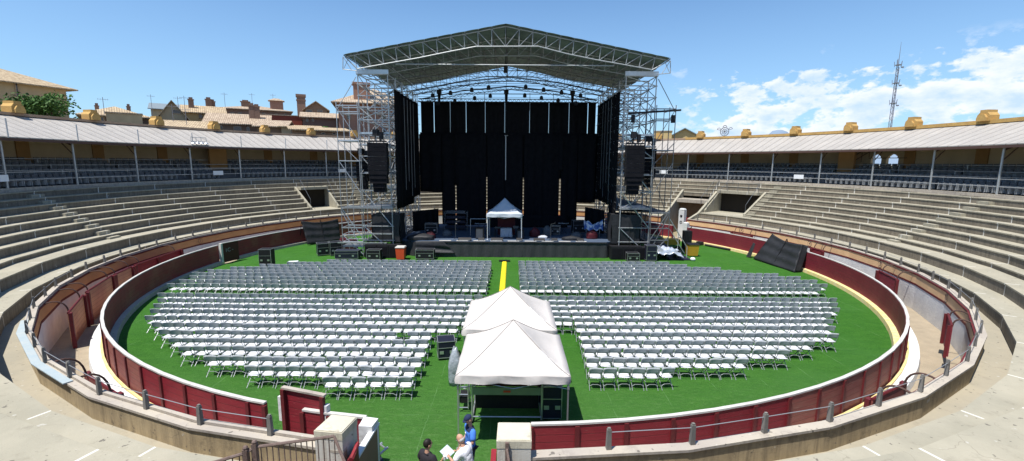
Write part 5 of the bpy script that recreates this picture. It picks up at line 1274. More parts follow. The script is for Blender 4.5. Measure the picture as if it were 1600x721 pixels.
#CHUNK3
# ------------------------------------------------------------------ people
def skinned(verts, edges, radii, sub=2):
    me = D.meshes.new('tmp'); me.from_pydata([Vector(v) for v in verts], edges, []); o = D.objects.new('tmp', me); COL.objects.link(o)
    sk = o.modifiers.new('s', 'SKIN'); sk.use_smooth_shade = True; sk.branch_smoothing = .6
    for i, r in enumerate(radii):
        d = me.skin_vertices[0].data[i]; d.radius = r if hasattr(r, '__len__') else (r, r); d.use_root = (i == 0)
    ss = o.modifiers.new('u', 'SUBSURF'); ss.levels = sub
    bpy.context.view_layer.update(); ev = o.evaluated_get(bpy.context.evaluated_depsgraph_get()); m2 = D.meshes.new_from_object(ev)
    V = [tuple(v.co) for v in m2.vertices]; Fc = [tuple(p.vertices) for p in m2.polygons]; D.objects.remove(o); D.meshes.remove(me); D.meshes.remove(m2); return V, Fc
def person(loc, rz, label, J, shirt, trousers, hair, sleeve=.55, cap=None, lean=0):
    """J: dict of joints in local metres, facing +y"""
    t = thing('person', label, 'person', loc)
    def tr(mb):
        c, s = math.cos(rz), math.sin(rz); mb.v = [(x*c-y*s+loc[0], x*s+y*c+loc[1], z+loc[2]) for x, y, z in mb.v]; return mb
    Jv = {k: Vector(v) for k, v in J.items()}
    names_ = ['pelvis', 'belly', 'chest', 'neck', 'head0', 'shL', 'elL', 'wrL', 'shR', 'elR', 'wrR', 'hipL', 'knL', 'anL', 'hipR', 'knR', 'anR']
    Rr = [(.12, .09), (.10, .08), (.10, .075), .052, .055, .045, .042, .028, .045, .042, .028, .085, .056, .038, .085, .056, .038]
    E_ = [(0, 1), (1, 2), (2, 3), (3, 4), (2, 5), (5, 6), (6, 7), (2, 8), (8, 9), (9, 10), (0, 11), (11, 12), (12, 13), (0, 14), (14, 15), (15, 16)]
    V, Fc = skinned([Jv[n] for n in names_], E_, Rr)
    mb = MB(); mb.add(V, Fc)
    # head: skull, jaw, nose, ears, eyes, mouth
    hc = Jv['head']; fd = Jv['look'].normalized(); rt_ = fd.cross(Vector((0, 0, 1))).normalized(); up_ = rt_.cross(fd).normalized()
    MH = Matrix((rt_, fd, up_)).transposed()
    h = MB(); h.ball((0, 0, .01), (.075, .095, .112), 18, 12); h.ball((0, .025, -.055), (.056, .068, .065), 14, 8)
    h.ball((0, .098, -.012), (.014, .02, .028), 8, 6)
    for s in (-1, 1):
        h.ball((.077*s, -.005, -.01), (.012, .022, .032), 8, 6); h.ball((.03*s, .086, .015), (.013, .010, .008), 8, 5, mi=1); h.ball((.03*s, .088, .034), (.018, .008, .005), 8, 5, mi=1)
    h.ball((0, .088, -.058), (.024, .008, .007), 8, 5, mi=2)
    h.v = [tuple(hc+MH@Vector(v)) for v in h.v]; mb.add(h.v, h.f); mb.mi[-len(h.f):] = h.mi
    # hands: palm and five bent fingers
    for side in ('L', 'R'):
        w_ = Jv['wr'+side]; fa = (w_-Jv['el'+side]).normalized(); s = -1 if side == 'L' else 1
        nn = Vector(J.get('palm'+side, (0, 0, -1))).normalized(); sd = fa.cross(nn).normalized()
        c = w_+fa*.05; hd = MB(); Q = Matrix((sd, fa, nn)).transposed()
        hd.ball((0, .0, 0), (.040, .055, .016), 10, 6)
        for i, (x, L_) in enumerate(((-.030, .062), (-.010, .074), (.011, .070), (.031, .054))):
            p0 = Vector((x, .04, 0)); p1 = p0+Vector((x*.1, L_*.5, .012)); p2 = p1+Vector((0, L_*.32, .022)); p3 = p2+Vector((0, L_*.12, .022))
            hd.tube(p0, p1, .0095, 6, .009); hd.tube(p1, p2, .009, 6, .008); hd.tube(p2, p3, .008, 6, .006); hd.ball(p1, .009, 6, 4); hd.ball(p2, .008, 6, 4)
        k = 1 if side == 'L' else -1
        p0 = Vector((.034*k, -.015, 0)); p1 = p0+Vector((.026*k, .026, .012)); p2 = p1+Vector((.006*k, .026, .012)); hd.tube(p0, p1, .012, 6, .010); hd.tube(p1, p2, .010, 6, .007); hd.ball(p1, .010, 6, 4)
        hd.v = [tuple(c+Q@Vector(v)) for v in hd.v]; mb.add(hd.v, hd.f)
    obj('body', tr(mb), [M_skin, M_eye, M_lip], t, smooth=True)
    # shirt
    def lp(a, b, k): return Jv[a].lerp(Jv[b], k)
    sv = [Jv['pelvis']+Vector((0, 0, .02)), Jv['belly'], Jv['chest'], Jv['chest'].lerp(Jv['neck'], .7), Jv['shL'], lp('shL', 'elL', sleeve), lp('shL', 'elL', sleeve+.25), Jv['shR'], lp('shR', 'elR', sleeve), lp('shR', 'elR', sleeve+.25)]
    V, Fc = skinned(sv, [(0, 1), (1, 2), (2, 3), (2, 4), (4, 5), (5, 6), (2, 7), (7, 8), (8, 9)], [(.20, .15), (.19, .145), (.21, .155), .095, .10, .085, .080, .10, .085, .080])
    mb = MB(); mb.add(V, Fc)
    bl = lp('pelvis', 'belly', .35); mb.ball(bl, (.175, .125, .17), 14, 8); mb.ball(lp('belly', 'chest', .2), (.17, .12, .2), 14, 8); mb.ball(lp('belly', 'chest', .85), (.19, .125, .17), 14, 8)
    if isinstance(shirt, tuple):
        mats_ = list(shirt); ch = Jv['chest']
        for i, f in enumerate(mb.f):
            c = sum((Vector(mb.v[j]) for j in f), Vector())/len(f); mb.mi[i] = 1 if (c.z > ch.z+.03 and abs(c.x-ch.x) < .15) else 0
        # badge patches
        for q, n_ in ((Jv['chest']+Vector((-.07, .155, .02)), 0), (lp('shR', 'elR', .35)+Vector((.075, .01, 0)), 1)): mb.ball(q, (.028, .012, .03), 8, 5, mi=2)
        mats_.append(M_sign)
    else: mats_ = shirt
    obj('shirt', tr(mb), mats_, t, smooth=True)
    tv = [Jv['pelvis']+Vector((0, 0, .03)), Jv['hipL'], Jv['knL'], Jv['anL']+Vector((0, 0, .03)), Jv['hipR'], Jv['knR'], Jv['anR']+Vector((0, 0, .03))]
    V, Fc = skinned(tv, [(0, 1), (1, 2), (2, 3), (0, 4), (4, 5), (5, 6)], [(.16, .125), .105, .075, .068, .105, .075, .068]); mb = MB(); mb.add(V, Fc); obj('trousers', tr(mb), trousers, t, smooth=True)
    for side in ('L', 'R'):
        a = Jv['an'+side]; mb = MB(); mb.ball((a.x, a.y+.07, .045), (.05, .14, .05), 12, 7); mb.ball((a.x, a.y-.01, .07), (.045, .06, .07), 10, 6); obj('shoe', tr(mb), M_hair, t, smooth=True)
    hm = MB()
    if cap is None and hair is not None:
        g = MB(); g.ball((0, -.014, .028), (.081, .100, .106), 18, 12); g.f = [f for f in g.f if not (sum(g.v[j][1] for j in f)/len(f) > .045 and sum(g.v[j][2] for j in f)/len(f) < .08) and sum(g.v[j][2] for j in f)/len(f) > -.055]; g.mi = [0]*len(g.f)
        hm.add([tuple(hc+MH@Vector(v)) for v in g.v], g.f); obj('hair', tr(hm), hair, t, smooth=True)
    if cap == 'bald':
        g = MB(); g.ball((0, -.03, -.012), (.080, .078, .055), 16, 8); g.f = [f for f in g.f if sum(g.v[j][1] for j in f)/len(f) < .03]; g.mi = [0]*len(g.f); hm.add([tuple(hc+MH@Vector(v)) for v in g.v], g.f); obj('hair', tr(hm), M_hairg, t, smooth=True)
        g = MB(); 
        for s in (-1, 1): g.tube((s*.078, -.01, .018), (s*.05, .1, .015), .004, 4)
        g.tube((-.05, .1, .02), (.05, .1, .02), .004, 4); g.v = [tuple(hc+MH@Vector(v)) for v in g.v]; obj('glasses', tr(g), M_alu, t)
    if cap not in (None, 'bald'):
        g = MB(); g.ball((0, -.004, .052), (.086, .104, .075), 18, 9); g.f = [f for f in g.f if sum(g.v[j][2] for j in f)/len(f) > .035]; g.mi = [0]*len(g.f)
        g.grid(lambda u, v: ((u-.5)*.15, .07+.085*v*math.sin(pi*(.15+.7*u)), .048-.02*v), 8, 3, thick=.008); g.v = [tuple(hc+MH@Vector(v)) for v in g.v]; obj('cap', tr(g), cap, t, smooth=True)
    return t
base = dict(pelvis=(0, 0, .95), belly=(0, .0, 1.12), chest=(0, 0, 1.34), neck=(0, -.005, 1.50), head0=(0, .01, 1.57), head=(0, .02, 1.64), look=(0, 1, 0),
            shL=(-.18, 0, 1.42), elL=(-.25, -.02, 1.14), wrL=(-.2, .16, .95), shR=(.18, 0, 1.42), elR=(.25, -.02, 1.14), wrR=(.2, .16, .95),
            hipL=(-.09, 0, .9), knL=(-.10, .03, .5), anL=(-.10, 0, .09), hipR=(.09, 0, .9), knR=(.10, .03, .5), anR=(.10, 0, .09))
# officer: cap, blue polo, facing the paper (towards -x and the camera)
J = dict(base, look=(0, .9, -.42), head=(0, .045, 1.655), elL=(-.27, .05, 1.16), wrL=(-.12, .24, 1.05), elR=(.27, -.05, 1.15), wrR=(.24, .12, .93), palmL=(.5, .3, -1), palmR=(-1, 0, 0))
person((-.74, -22.5, 0), R_(118), 'person in dark cap, navy and bright blue polo shirt, looking down at paper', J, (M_bluec, M_navyc), M_navyc, M_hair, cap=M_navyc)
# bald person in white T-shirt, bent over the sheet
J = dict(base, belly=(0, .04, 1.12), chest=(0, .10, 1.33), neck=(0, .16, 1.48), head0=(0, .19, 1.54), head=(0, .22, 1.60), look=(0, .85, -.5), shL=(-.19, .12, 1.40), shR=(.19, .12, 1.40),
         elL=(-.27, .22, 1.16), wrL=(-.15, .44, 1.16), elR=(.27, .2, 1.16), wrR=(.14, .45, 1.14), palmL=(.3, .2, -1), palmR=(-.3, .2, -1))
person((-.70, -23.35, 0), R_(62), 'bald person in white T-shirt bending over a printed sheet', J, M_tee, M_navyc, None, cap='bald')
# dark-haired person in black T-shirt, seen from behind, cup in the right hand
J = dict(base, look=(.25, 1, -.05), elR=(.27, .02, 1.16), wrR=(.23, .22, 1.22), palmR=(-1, .2, 0), elL=(-.27, 0, 1.14), wrL=(-.22, .18, 1.0))
person((-1.62, -23.52, 0), R_(-38), 'dark-haired person in black T-shirt with sunglasses on head, holding a cup', J, M_blkt, M_navyc, M_hair)
c, s = math.cos(R_(62)), math.sin(R_(62)); pc_ = Vector((-.70, -23.35, 0)); 
def loc_(p, o, a): c, s = math.cos(a), math.sin(a); return Vector((p[0]*c-p[1]*s+o[0], p[0]*s+p[1]*c+o[1], p[2]+o[2]))
mb = MB(); pts = [loc_(p, (-.70, -23.35, 0), R_(62)) for p in ((-.20, .46, 1.13), (.10, .46, 1.13), (.10, .68, 1.25), (-.20, .68, 1.25))]; mb.extr(pts, (0, 0, .004)); tag(obj('paper_sheet', mb, M_paper), 'printed white and pale blue sheet held between the people', 'paper')
q = loc_((.235, .31, 1.20), (-1.62, -23.52, 0), R_(-38)); mb = MB(); mb.disc_lathe(q, [(.03, 0), (.038, .1), (.04, .1), (.03, .09)], 14); tag(obj('paper_cup', mb, M_sign), 'small white cup in the hand of the black-shirted person', 'cup')

# ------------------------------------------------------------------ trees
def tree(name, base_, h, w, label, seed, leaf=.26, n_leaf=5200, group=None, clumps=34, low=.22, mm=(M_leaf, M_leaf2), d_=None):
    rnd = random.Random(seed); t = thing(name, label, 'tree', base_, group); b = Vector(base_); d_ = d_ or w
    mb = MB(); mb.tube(b, b+Vector((.1, 0, h*.35)), h*.035, 9, h*.026); mb.tube(b+Vector((.1, 0, h*.35)), b+Vector((0, .1, h*.7)), h*.026, 8, h*.012); 
    C = []
    for i in range(clumps):
        while True:
            p = Vector((rnd.uniform(-1, 1), rnd.uniform(-1, 1), rnd.uniform(-1, 1)))
            if .25 < p.length < 1: break
        k = rnd.uniform(.82, 1.0); q = b+Vector((p.x*w/2*k*.85, p.y*d_/2*k*.85, h*(low+(1-low)/2)+p.z*h*(1-low)/2*.86)); C.append((q, rnd.uniform(.13, .24)*w*.8, rnd.random()))
        if i % 3 == 0: mb.tube(b+Vector((.05, 0, h*rnd.uniform(.25, .55))), q, h*.012, 5, h*.003)
    obj('trunk', mb, M_bark, t)
    lf = MB()
    for i in range(n_leaf):
        q, r, sh = C[rnd.randrange(len(C))]; v = Vector((rnd.gauss(0, 1), rnd.gauss(0, 1), rnd.gauss(0, 1))).normalized()*r*rnd.uniform(.45, 1.12); v.z *= .75; p = q+v
        n_ = Vector((rnd.gauss(0, 1), rnd.gauss(0, 1), rnd.gauss(.6, 1))).normalized(); a = n_.orthogonal().normalized(); a = Matrix.Rotation(rnd.uniform(0, 6.3), 3, n_)@a; bb = n_.cross(a); s = leaf*rnd.uniform(.6, 1.3)
        lf.add([p-a*s-bb*s*.3, p+bb*s*.45, p+a*s-bb*s*.2, p-bb*s*.6], [(0, 1, 2, 3)], mi=1 if (sh > .55 or rnd.random() < .2) else 0)
    obj('crown', lf, list(mm), t); return t
q = at_d(78, 192, 66); tree('broadleaf_tree', (q[0], q[1], 0), 14.7, 8.0, 'big dark green tree by the tiled building at the far left', 3, .17, 12000, low=.5)
q = at_d(18, 188, 64); tree('broadleaf_tree', (q[0]-1, q[1], 0), 13.0, 6.2, 'lower tree crown cut by the left picture edge', 5, .22, 3500, low=.5)
q = at_d(503, 195, 85); tree('broadleaf_tree', (q[0], q[1], 0), 14.6, 4.2, 'bright green tree before the gabled house, left of scaffold', 9, .2, 3500, low=.45, mm=(M_leaf2, M_leaf2))
q = at_d(1182, 212, 150); tree('broadleaf_tree', (q[0], q[1], 0), 16.6, 6.0, 'small dark tree top peeping over the right ridge', 11, .4, 1200, low=.5)
q = at_d(1205, 212, 150); tree('broadleaf_tree', (q[0], q[1], 0), 16.3, 7.5, 'wider dark tree top right of the small one', 12, .4, 1500, low=.5)
q = at_d(1156, 214, 160); tree('broadleaf_tree', (q[0], q[1], 0), 16.8, 3.2, 'tiny tree top near the round iron emblem', 13, .35, 500, low=.6)

# ------------------------------------------------------------------ town
def house(name, label, pxL, pxR, y_eave, d, depth, roof, ridge, wallm, roofm, wins=(), chim=(), rot=0., over=.5, cat='house', top_=None):
    """pxL/pxR/y_eave locate the front face; ridge = height of the roof above the eave (m)"""
    pm = ((pxL+pxR)/2, y_eave); C0 = at_d(pm[0], pm[1], d); L_ = at_d(pxL, y_eave, d); Rg = at_d(pxR, y_eave, d)
    W = math.hypot(L_[0]-Rg[0], L_[1]-Rg[1]); az = math.atan2(C0[0]-CAM[0], C0[1]-CAM[1])+R_(rot); ze = float(C0[2])
    tn = Vector((math.cos(az), -math.sin(az), 0)); n_ = Vector((math.sin(az), math.cos(az), 0)); O = Vector((C0[0], C0[1], 0))
    def W_(u, v, z): return O+tn*u+n_*v+Vector((0, 0, z))
    t = thing(name, label, cat, tuple(O)); hw = W/2
    mb = MB(); mb.add([W_(-hw, 0, 0), W_(hw, 0, 0), W_(hw, depth, 0), W_(-hw, depth, 0), W_(-hw, 0, ze), W_(hw, 0, ze), W_(hw, depth, ze), W_(-hw, depth, ze)], [(0, 1, 5, 4), (1, 2, 6, 5), (2, 3, 7, 6), (3, 0, 4, 7), (4, 5, 6, 7)])
    if roof == 'gable_side': 
        for s in (-1, 1): mb.extr([W_(s*hw, 0, ze), W_(s*hw, depth, ze), W_(s*hw, depth/2, ze+ridge)], tn*(-.2*s))
    if roof == 'gable_front': 
        for v in (0, depth): mb.extr([W_(-hw, v, ze), W_(hw, v, ze), W_(0, v, ze+ridge)], n_*(.2 if v == 0 else -.2))
    if roof == 'mono':
        for s in (-1, 1): mb.extr([W_(s*hw, 0, ze), W_(s*hw, depth, ze), W_(s*hw, depth, ze+ridge)], tn*(-.2*s))
        mb.extr([W_(-hw, depth, ze), W_(hw, depth, ze), W_(hw, depth, ze+ridge), W_(-hw, depth, ze+ridge)], n_*-.2)
    obj('wall', mb, wallm, t, uv=True)
    o = over; h = ridge; k = lambda dist_: 0
    mb = MB(); th = Vector((0, 0, .16)); e = ze+.02
    def pl(pts): mb.extr(pts, th)
    if roof == 'gable_side':
        dz = h*o/(depth/2); pl([W_(-hw-o, -o, e-dz), W_(hw+o, -o, e-dz), W_(hw+o, depth/2, e+h), W_(-hw-o, depth/2, e+h)]); pl([W_(hw+o, depth+o, e-dz), W_(-hw-o, depth+o, e-dz), W_(-hw-o, depth/2, e+h), W_(hw+o, depth/2, e+h)])
    elif roof == 'gable_front':
        dz = h*o/hw; pl([W_(-hw-o, -o, e-dz), W_(0, -o, e+h), W_(0, depth+o, e+h), W_(-hw-o, depth+o, e-dz)]); pl([W_(0, -o, e+h), W_(hw+o, -o, e-dz), W_(hw+o, depth+o, e-dz), W_(0, depth+o, e+h)])
    elif roof == 'hip':
        r0 = max(0, hw-depth/2); dz = h*o/(min(depth/2, hw)); a, b, c_, d_2 = W_(-hw-o, -o, e-dz), W_(hw+o, -o, e-dz), W_(hw+o, depth+o, e-dz), W_(-hw-o, depth+o, e-dz); p, q = W_(-r0-.01, depth/2, e+h), W_(r0+.01, depth/2, e+h)
        pl([a, b, q, p]); pl([b, c_, q]); pl([c_, d_2, p, q]); pl([d_2, a, p])
    elif roof == 'mono':
        dz = h*o/depth; pl([W_(-hw-o, -o, e-dz), W_(hw+o, -o, e-dz), W_(hw+o, depth+o, e+h+dz), W_(-hw-o, depth+o, e+h+dz)])
    else: pl([W_(-hw-.1, -.1, e), W_(hw+.1, -.1, e), W_(hw+.1, depth+.1, e), W_(-hw-.1, depth+.1, e)])
    rfo = obj('roof', mb, roofm, t, uv=True)
    for (u, v, w_, hh, z0) in chim:
        w_ *= .8; hh *= .7; z0 *= .8
        p = W_(u*hw, v*depth, ze+z0); mb = MB(); mb.box(p+Vector((0, 0, hh/2)), (w_, w_*.8, hh), -az); mb.box(p+Vector((0, 0, hh+.06)), (w_*1.2, w_, .12), -az); mb.box(p+Vector((0, 0, hh+.3)), (w_*.7, w_*.5, .3), -az); obj('chimney', mb, M_brickd, rfo, uv=True)
    for (px, py, wp_, hp) in wins:
        r = ray(px, py); den = r[0]*n_.x+r[1]*n_.y; tt = ((O.x-CAM[0])*n_.x+(O.y-CAM[1])*n_.y)/den; q = Vector(CAM+r*tt); dist_ = tt; ww = wp_*dist_/F; wh = hp*dist_/F
        mb = MB(); 
        for sx in (-1, 1): mb.box(q+tn*(sx*ww/2)-n_*.04, (.1, .12, wh+.1), -az)
        for sz in (-1, 1): mb.box(q+Vector((0, 0, sz*wh/2))-n_*.04, (ww+.1, .12, .1), -az)
        fo_ = obj('window', mb, M_shut, t); mb = MB(); mb.box(q-n_*.02, (ww, .06, wh), -az); obj('pane', mb, M_glass, fo_)
    return t
def antenna(px, py, d, h, label):
    q = at_d(px, py, d); t = thing('tv_antenna', label, 'antenna', (q[0], q[1], q[2]-h)); z = q[2]
    mb = MB(); mb.tube((q[0], q[1], z-h), (q[0], q[1], z), .035, 5); obj('mast', mb, M_mast, t)
    az = math.atan2(q[0]-CAM[0], q[1]-CAM[1]); tn = Vector((math.cos(az), -math.sin(az), 0)); Q = Vector((q[0], q[1], z-.3)); mb = MB(); mb.tube(Q-tn*.6, Q+tn*.6, .02, 4)
    for i in range(5): p = Q+tn*(-.5+.25*i); mb.tube(p-Vector((0, 0, .15)), p+Vector((0, 0, .15)), .012, 4)
    obj('aerial', mb, M_mast, t)
house('large_building', 'large tan building with long tiled roof at the far left edge', -90, 117, 124.5, 92, 20, 'hip', 3.2, M_bwall, M_tile, wins=((26, 140, 3, 22),), rot=-24, over=1., cat='building')
house('brick_apartment', 'brown brick apartment house with two roof chimneys, centre of the hilltop houses', 343, 456, 172, 120, 18, 'hip', 1.7, M_brickd, M_tileg, wins=((363, 179, 5, 5), (375, 179, 5, 5), (396, 180, 6, 5), (412, 180, 5, 5), (432, 181, 5, 5), (446, 181, 4, 5)), chim=((-.28, .3, 2.2, 2.4, .6),), cat='building')
q = at_d(432, 162, 124); mb = MB(); A_ = -math.atan2(q[0]-CAM[0], q[1]-CAM[1]); mb.box((q[0], q[1], q[2]-1.6), (2.8, 2.4, 4.2), A_); t = thing('roof_tower', 'short hipped brick turret rising from the brick apartment roof', 'turret', (q[0], q[1], q[2]-3.5)); obj('wall', mb, M_brick, t, uv=True)
mb = MB(); mb.box((q[0], q[1], q[2]+.8), (3.5, 3.0, .6), A_, tx=.3, ty=.3); obj('roof', mb, M_tileg, t, uv=True)
house('low_hill_house', 'house with straw-tiled hip roof just right of the big tree', 128, 233, 181, 85, 12, 'hip', 1.6, M_rwall, M_tile, wins=((160, 187, 4, 8),), chim=((-.55, .5, .6, 1.4, .8), (.45, .5, .6, 1.2, 1.2)))
house('rendered_outbuilding', 'flat beige rendered block behind the left ridge', 166, 222, 178.5, 78, 7, 'flat', 0, M_bwall, M_tileg, over=.1, cat='building')
house('grey_roof_house', 'house with grey sheet roof between straw tiles', 236, 290, 172, 125, 12, 'mono', 2.2, M_bwall, M_slate)
house('yellow_house', 'yellow house with two small dark windows and straw tiles', 287, 350, 177, 95, 10, 'gable_side', 1.5, M_ywall, M_tile, wins=((313.5, 182, 4, 6), (328, 184, 8, 7)), chim=((-.6, .3, 1.0, 2.0, 1.2), (.3, .6, 1.2, 3.0, 1.0), (.5, .65, 1.1, 2.6, 1.0)))
house('gabled_house', 'tan gabled house end left of the yellow house', 250, 290, 181, 90, 10, 'gable_front', 2.2, M_bwall, M_tile, wins=((276, 175, 10, 5),))
house('long_low_house', 'long low house with wide straw-tiled slope just behind the left ridge', 235, 330, 202.5, 72, 9, 'mono', 1.5, M_rwall, M_tile, rot=6)
house('wide_roof_house', 'house with the widest pale tiled roof and dark door openings', 322, 420, 194, 88, 11, 'gable_side', 1.9, M_rwall, M_tileg, wins=((371, 201, 10, 7), (343, 199, 8, 5), (388, 202, 4, 7)), chim=((.45, .3, 1.1, 3.2, 1.4), (.62, .3, 1.1, 3.0, 1.4)), rot=5)
house('brown_side_house', 'brown house end at the right of the widest roof', 400, 446, 198, 82, 8, 'gable_side', 1.1, M_rwall, M_tileg, rot=10)
house('red_wall_house', 'low house with brick red wall below the turret', 405, 472, 181, 105, 6, 'flat', 0, M_redwall, M_tileg, cat='house')
t = thing('brick_tower', 'slender square brick tower standing above the roofs', 'tower', tuple(at_d(470, 190, 110)))
q = at_d(470, 152, 110); A_ = -math.atan2(q[0]-CAM[0], q[1]-CAM[1]); mb = MB(); mb.box((q[0], q[1], q[2]/2), (1.7, 1.7, q[2]), A_); obj('shaft', mb, M_brickd, t, uv=True); mb = MB(); mb.box((q[0], q[1], q[2]+.25), (2.0, 2.0, .5), A_); mb.box((q[0], q[1], q[2]-.7), (1.9, 1.9, .2), A_); obj('cap', mb, M_brickd, t, uv=True)
house('gabled_dark_house', 'dark gabled house with glazed strip right of the slender tower', 477, 511, 171, 100, 12, 'gable_front', 1.4, M_rwall, M_tileg, wins=((483, 174, 9, 4), (500, 174, 8, 3)))
house('small_brick_house', 'small brick house below the dark gabled one', 473, 532, 184, 96, 6, 'gable_side', 1.0, M_brickd, M_tileg, wins=((480, 188, 3, 5), (489, 188, 3, 5)))
house('long_shed', 'long low shed with bright tiled slope behind the gallery roof', 458, 545, 205, 70, 6, 'mono', .7, M_rwall, M_tile, wins=((505, 209, 5, 3), (522, 209, 5, 3)), rot=-5)
house('small_shed', 'small shed roof with white chimney pot', 440, 500, 200, 80, 6, 'mono', .6, M_bwall, M_tile)
tb = house('tall_brick_house', 'tall red brick house seen through the left scaffold', 529, 640, 159, 80, 16, 'hip', 3.0, M_brick, M_tileg, wins=((545, 183, 5, 8), (545, 204, 5, 7), (575, 183, 5, 8), (600, 183, 5, 8), (600, 204, 5, 7)), cat='building', over=1.)
q = at_d(556, 150, 80); A_ = -math.atan2(q[0]-CAM[0], q[1]-CAM[1]); mb = MB(); mb.box((q[0]+.3, q[1]+2, q[2]-1), (2.6, 2.2, 6), A_); mb.box((q[0]+.3, q[1]+2, q[2]+2.15), (2.9, 2.5, .3), A_); tag(obj('chimney_block', mb, M_brick, uv=True), 'big brick chimney block above the tall brick house', 'chimney')
house('pediment_building', 'cream building with low grey pediment right of the stage', 1046, 1093, 214, 95, 14, 'gable_front', 1.5, M_ywall, M_slate, over=.5, cat='building')
house('ochre_block', 'small ochre block beside the pediment building', 1022, 1050, 206, 90, 6, 'flat', 0, M_ywall, M_tileg)
for i, (px, py, d, h) in enumerate(((235, 148, 110, 5), (287, 150, 90, 6), (277, 151, 100, 5), (350, 145, 110, 4), (393, 146, 120, 5), (426, 147, 124, 4), (160, 152, 85, 3), (268, 163, 80, 8), (289, 168, 76, 7))):
    antenna(px, py, d, h, 'thin television aerial on the old town roofs, %s from the left' % (['fourth', 'seventh', 'sixth', 'eighth', 'second last', 'last', 'first', 'fifth', 'tallest middle one'][i]))
# radio mast
q0 = at_d(1390, 206, 260); ztop = float(at_d(1406.5, 66, 260)[2]); t = thing('radio_mast', 'tall lattice radio mast with three aerial platforms against the clouds', 'radio mast', (q0[0], q0[1], 0))
ax, ay = float(q0[0]), float(q0[1]); zs_ = [0]
while zs_[-1] < ztop-13: zs_.append(zs_[-1]+2.6)
mb = MB(); R0 = .85
def leg(i, z): r = R0*(1-.5*z/ztop); return (ax+r*math.cos(2.1*i), ay+r*math.sin(2.1*i), z)
for i in range(3):
    for a, b in zip(zs_, zs_[1:]): mb.tube(leg(i, a), leg(i, b), .12, 4)
obj('legs', mb, M_mast, t); mb = MB()
for k, (a, b) in enumerate(zip(zs_, zs_[1:])):
    for i in range(3): mb.tube(leg(i, a), leg((i+1) % 3, b), .06, 4); mb.tube(leg(i, b), leg((i+1) % 3, b), .05, 4)
obj('lacing', mb, M_mast, t); mb = MB(); mb.tube((ax, ay, zs_[-1]), (ax, ay, ztop), .16, 5, .05); obj('top_spike', mb, M_mast, t)
for py in (103, 131, 162):
    z = float(at_d(1398, py, 260)[2]); mb = MB(); mb.disc_lathe((ax, ay, z), [(1.0, 0), (1.2, .15), (1.2, .25), (1.0, .3)], 10)
    for k in range(5): a = k*1.26; mb.tube((ax+1.2*math.cos(a), ay+1.2*math.sin(a), z-.6), (ax+1.4*math.cos(a), ay+1.4*math.sin(a), z+1.6+.9*(k % 2)), .1, 5)
    mb.disc_lathe((ax+1.3, ay-.8, z-1.2), [(.2, 0), (.5, .1), (.5, .5), (.2, .6)], 8); obj('aerial_platform', mb, M_mast, t)
# iron emblem on the ridge
C0 = Vector(GR.P(36.2, 47.7, 11.95)); A = R_(47.7); tn = Vector((math.cos(A), -math.sin(A), 0)); t = thing('iron_emblem', 'round wrought iron emblem with curled horns on the right ridge', 'emblem', tuple(C0-Vector((0, 0, .6))))
def circ(mb, c, r, rr=.03, n=20, a0=0, a1=2*pi):
    pts = [c+tn*(r*math.cos(a0+(a1-a0)*i/n))+Vector((0, 0, r*math.sin(a0+(a1-a0)*i/n))) for i in range(n+1)]; mb.path(pts, rr, 4)
mb = MB(); circ(mb, C0, .52, .04); circ(mb, C0, .3, .025); mb.tube(C0-Vector((0, 0, .95)), C0-Vector((0, 0, .5)), .05)
for i in range(6): a = i*pi/6; mb.tube(C0+tn*(.5*math.cos(a))+Vector((0, 0, .5*math.sin(a))), C0-tn*(.5*math.cos(a))-Vector((0, 0, .5*math.sin(a))), .018, 4)
obj('ring', mb, M_seat, t); mb = MB()
for s in (-1, 1): circ(mb, C0+tn*(.72*s)+Vector((0, 0, .28)), .2, .03, 10, 0 if s > 0 else pi, pi if s > 0 else 2*pi-pi*2); mb.tube(C0+tn*(.5*s)+Vector((0, 0, .2)), C0+tn*(.95*s)+Vector((0, 0, .3)), .03, 4)
circ(mb, C0+Vector((0, 0, .5)), .25, .04, 8, .3, pi-.3); obj('horns', mb, M_seat, t)
# mountains
def hill(u, v):
    azd = -60+140*u; r = 15000+5000*v; e = 1.9+.35*math.sin(azd*.21+1)+.35*math.sin(azd*.63+2)+.2*math.sin(azd*1.7)+.09*math.sin(azd*4.1)+.05*math.sin(azd*9.3)
    e += 1.0*math.exp(-((azd-29.8)/.9)**2)+1.15*math.exp(-((azd-32.6)/2.6)**2)+.12*math.sin(azd*3.1)
    z = r*math.tan(R_(e))*math.sin(pi*min(1, v*1.3)*.5+0) if v < .8 else r*math.tan(R_(e))*(1-(v-.8)*2)
    z = 15000*math.tan(R_(e))*math.sin(pi*v)**.8*1.19
    return (r*math.sin(R_(azd)), r*math.cos(R_(azd)), z-60+25*math.sin(azd*13+v*20)*v)
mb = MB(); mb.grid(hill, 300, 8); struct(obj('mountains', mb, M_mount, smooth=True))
SKYT=(.72,1.0,1.24,1); EXPO=.42
# ------------------------------------------------------------------ light, sky and clouds
SUN_DIR = Vector((.29, .27, -1.0)).normalized()     # direction the light travels
el = math.asin(-SUN_DIR.z); saz = math.atan2(-SUN_DIR.x, -SUN_DIR.y)
w = D.worlds.new('World'); SC.world = w; w.use_nodes = True
nt = w.node_tree; N = nt.nodes; L = nt.links
bg = N['Background']
sky = N.new('ShaderNodeTexSky'); sky.sky_type = 'NISHITA'; sky.sun_disc = False; sky.sun_elevation = el; sky.sun_rotation = saz
sky.altitude = 500; sky.air_density = 1.15; sky.dust_density = .5; sky.ozone_density = 2.2
class WT(NT):
    def __init__(s, nt): s.nt = nt; s.N = nt.nodes; s.L = nt.links; s.b = None
t = WT(nt)
tc = t.n('TexCoord').outputs['Generated']; sp = t.n('SeparateXYZ', {0: tc})
elev = t.m('MULTIPLY', t.m('ARCSINE', sp.outputs[2]), 180/pi)
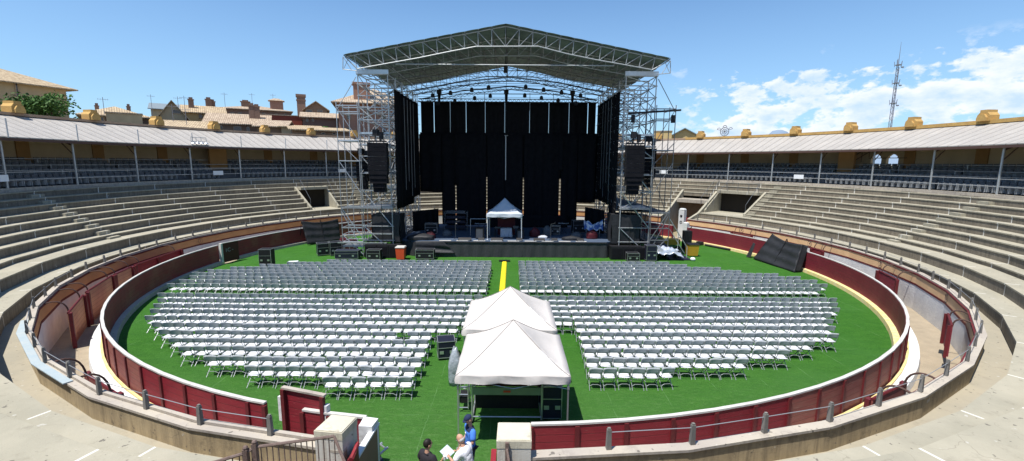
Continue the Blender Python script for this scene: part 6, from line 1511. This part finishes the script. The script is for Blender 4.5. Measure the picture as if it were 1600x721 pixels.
azm = t.m('MULTIPLY', t.m('ARCTAN2', sp.outputs[0], sp.outputs[1]), 180/pi)
cv = t.n('CombineXYZ', {0: t.m('MULTIPLY', azm, .20), 1: t.m('MULTIPLY', elev, .36), 2: 5.2}).outputs[0]
nz = t.noise(cv, 1.15, 9, .58); nz2 = t.noise(cv, 3.4, 6, .6)
d = t.m('ADD', t.m('MULTIPLY', nz, .8), t.m('MULTIPLY', nz2, .2))
maz = t.m('MULTIPLY', t.ramp(azm, 14, 24), 1.)
mel = t.m('MULTIPLY', t.ramp(elev, 11, 7.5), t.ramp(azm, 15, 26))
lowb = t.ramp(elev, 9, 2)
thr = t.m('ADD', t.m('ADD', t.m('MULTIPLY', mel, .115), t.m('MULTIPLY', t.m('MULTIPLY', t.ramp(azm, 40, 45), t.ramp(elev, 4, 6)), .06)), t.m('MULTIPLY', t.m('MULTIPLY', lowb, maz), .06))
cl = t.ramp(t.m('ADD', d, thr), .585, .645); cl = t.m('MULTIPLY', t.m('MULTIPLY', cl, maz), t.ramp(elev, 12, 9.5))
shade = t.ramp(t.noise(t.n('CombineXYZ', {0: t.m('ADD', t.m('MULTIPLY', azm, .20), -.05), 1: t.m('ADD', t.m('MULTIPLY', elev, .36), .16), 2: 5.2}).outputs[0], 1.15, 9, .58), .45, .66)
ccol = t.mix(shade, (8.3, 8.6, 9.1), (5.2, 6.7, 8.9))
hz = t.m('ADD', t.m('MULTIPLY', t.ramp(elev, 19, 0), .35), t.m('MULTIPLY', t.ramp(elev, 60, 10), .12))
mul = t.n('Mix', None, data_type='RGBA', blend_type='MULTIPLY'); mul.inputs[0].default_value = 1; L.new(sky.outputs[0], mul.inputs[6]); mul.inputs[7].default_value = SKYT
base = t.mix(hz, mul.outputs[2], (4.7, 7.1, 9.9))
L.new(t.mix(t.m('MULTIPLY', cl, .93), base, ccol), bg.inputs['Color']); bg.inputs['Strength'].default_value = .092
sl = D.lights.new('sun', 'SUN'); sl.energy = 5.0; sl.angle = R_(.53); sl.color = (1, .955, .88)
so = D.objects.new('sun', sl); COL.objects.link(so); so.rotation_euler = SUN_DIR.to_track_quat('-Z', 'Y').to_euler(); so.location = (-20, -20, 60)
SC.view_settings.view_transform = 'Standard'; SC.view_settings.look = 'None'; SC.view_settings.exposure = EXPO; SC.view_settings.gamma = 1
SC.view_settings.use_curve_mapping = False
SC.render.engine = 'CYCLES'; SC.cycles.max_bounces = 6; SC.cycles.diffuse_bounces = 3; SC.cycles.transparent_max_bounces = 8
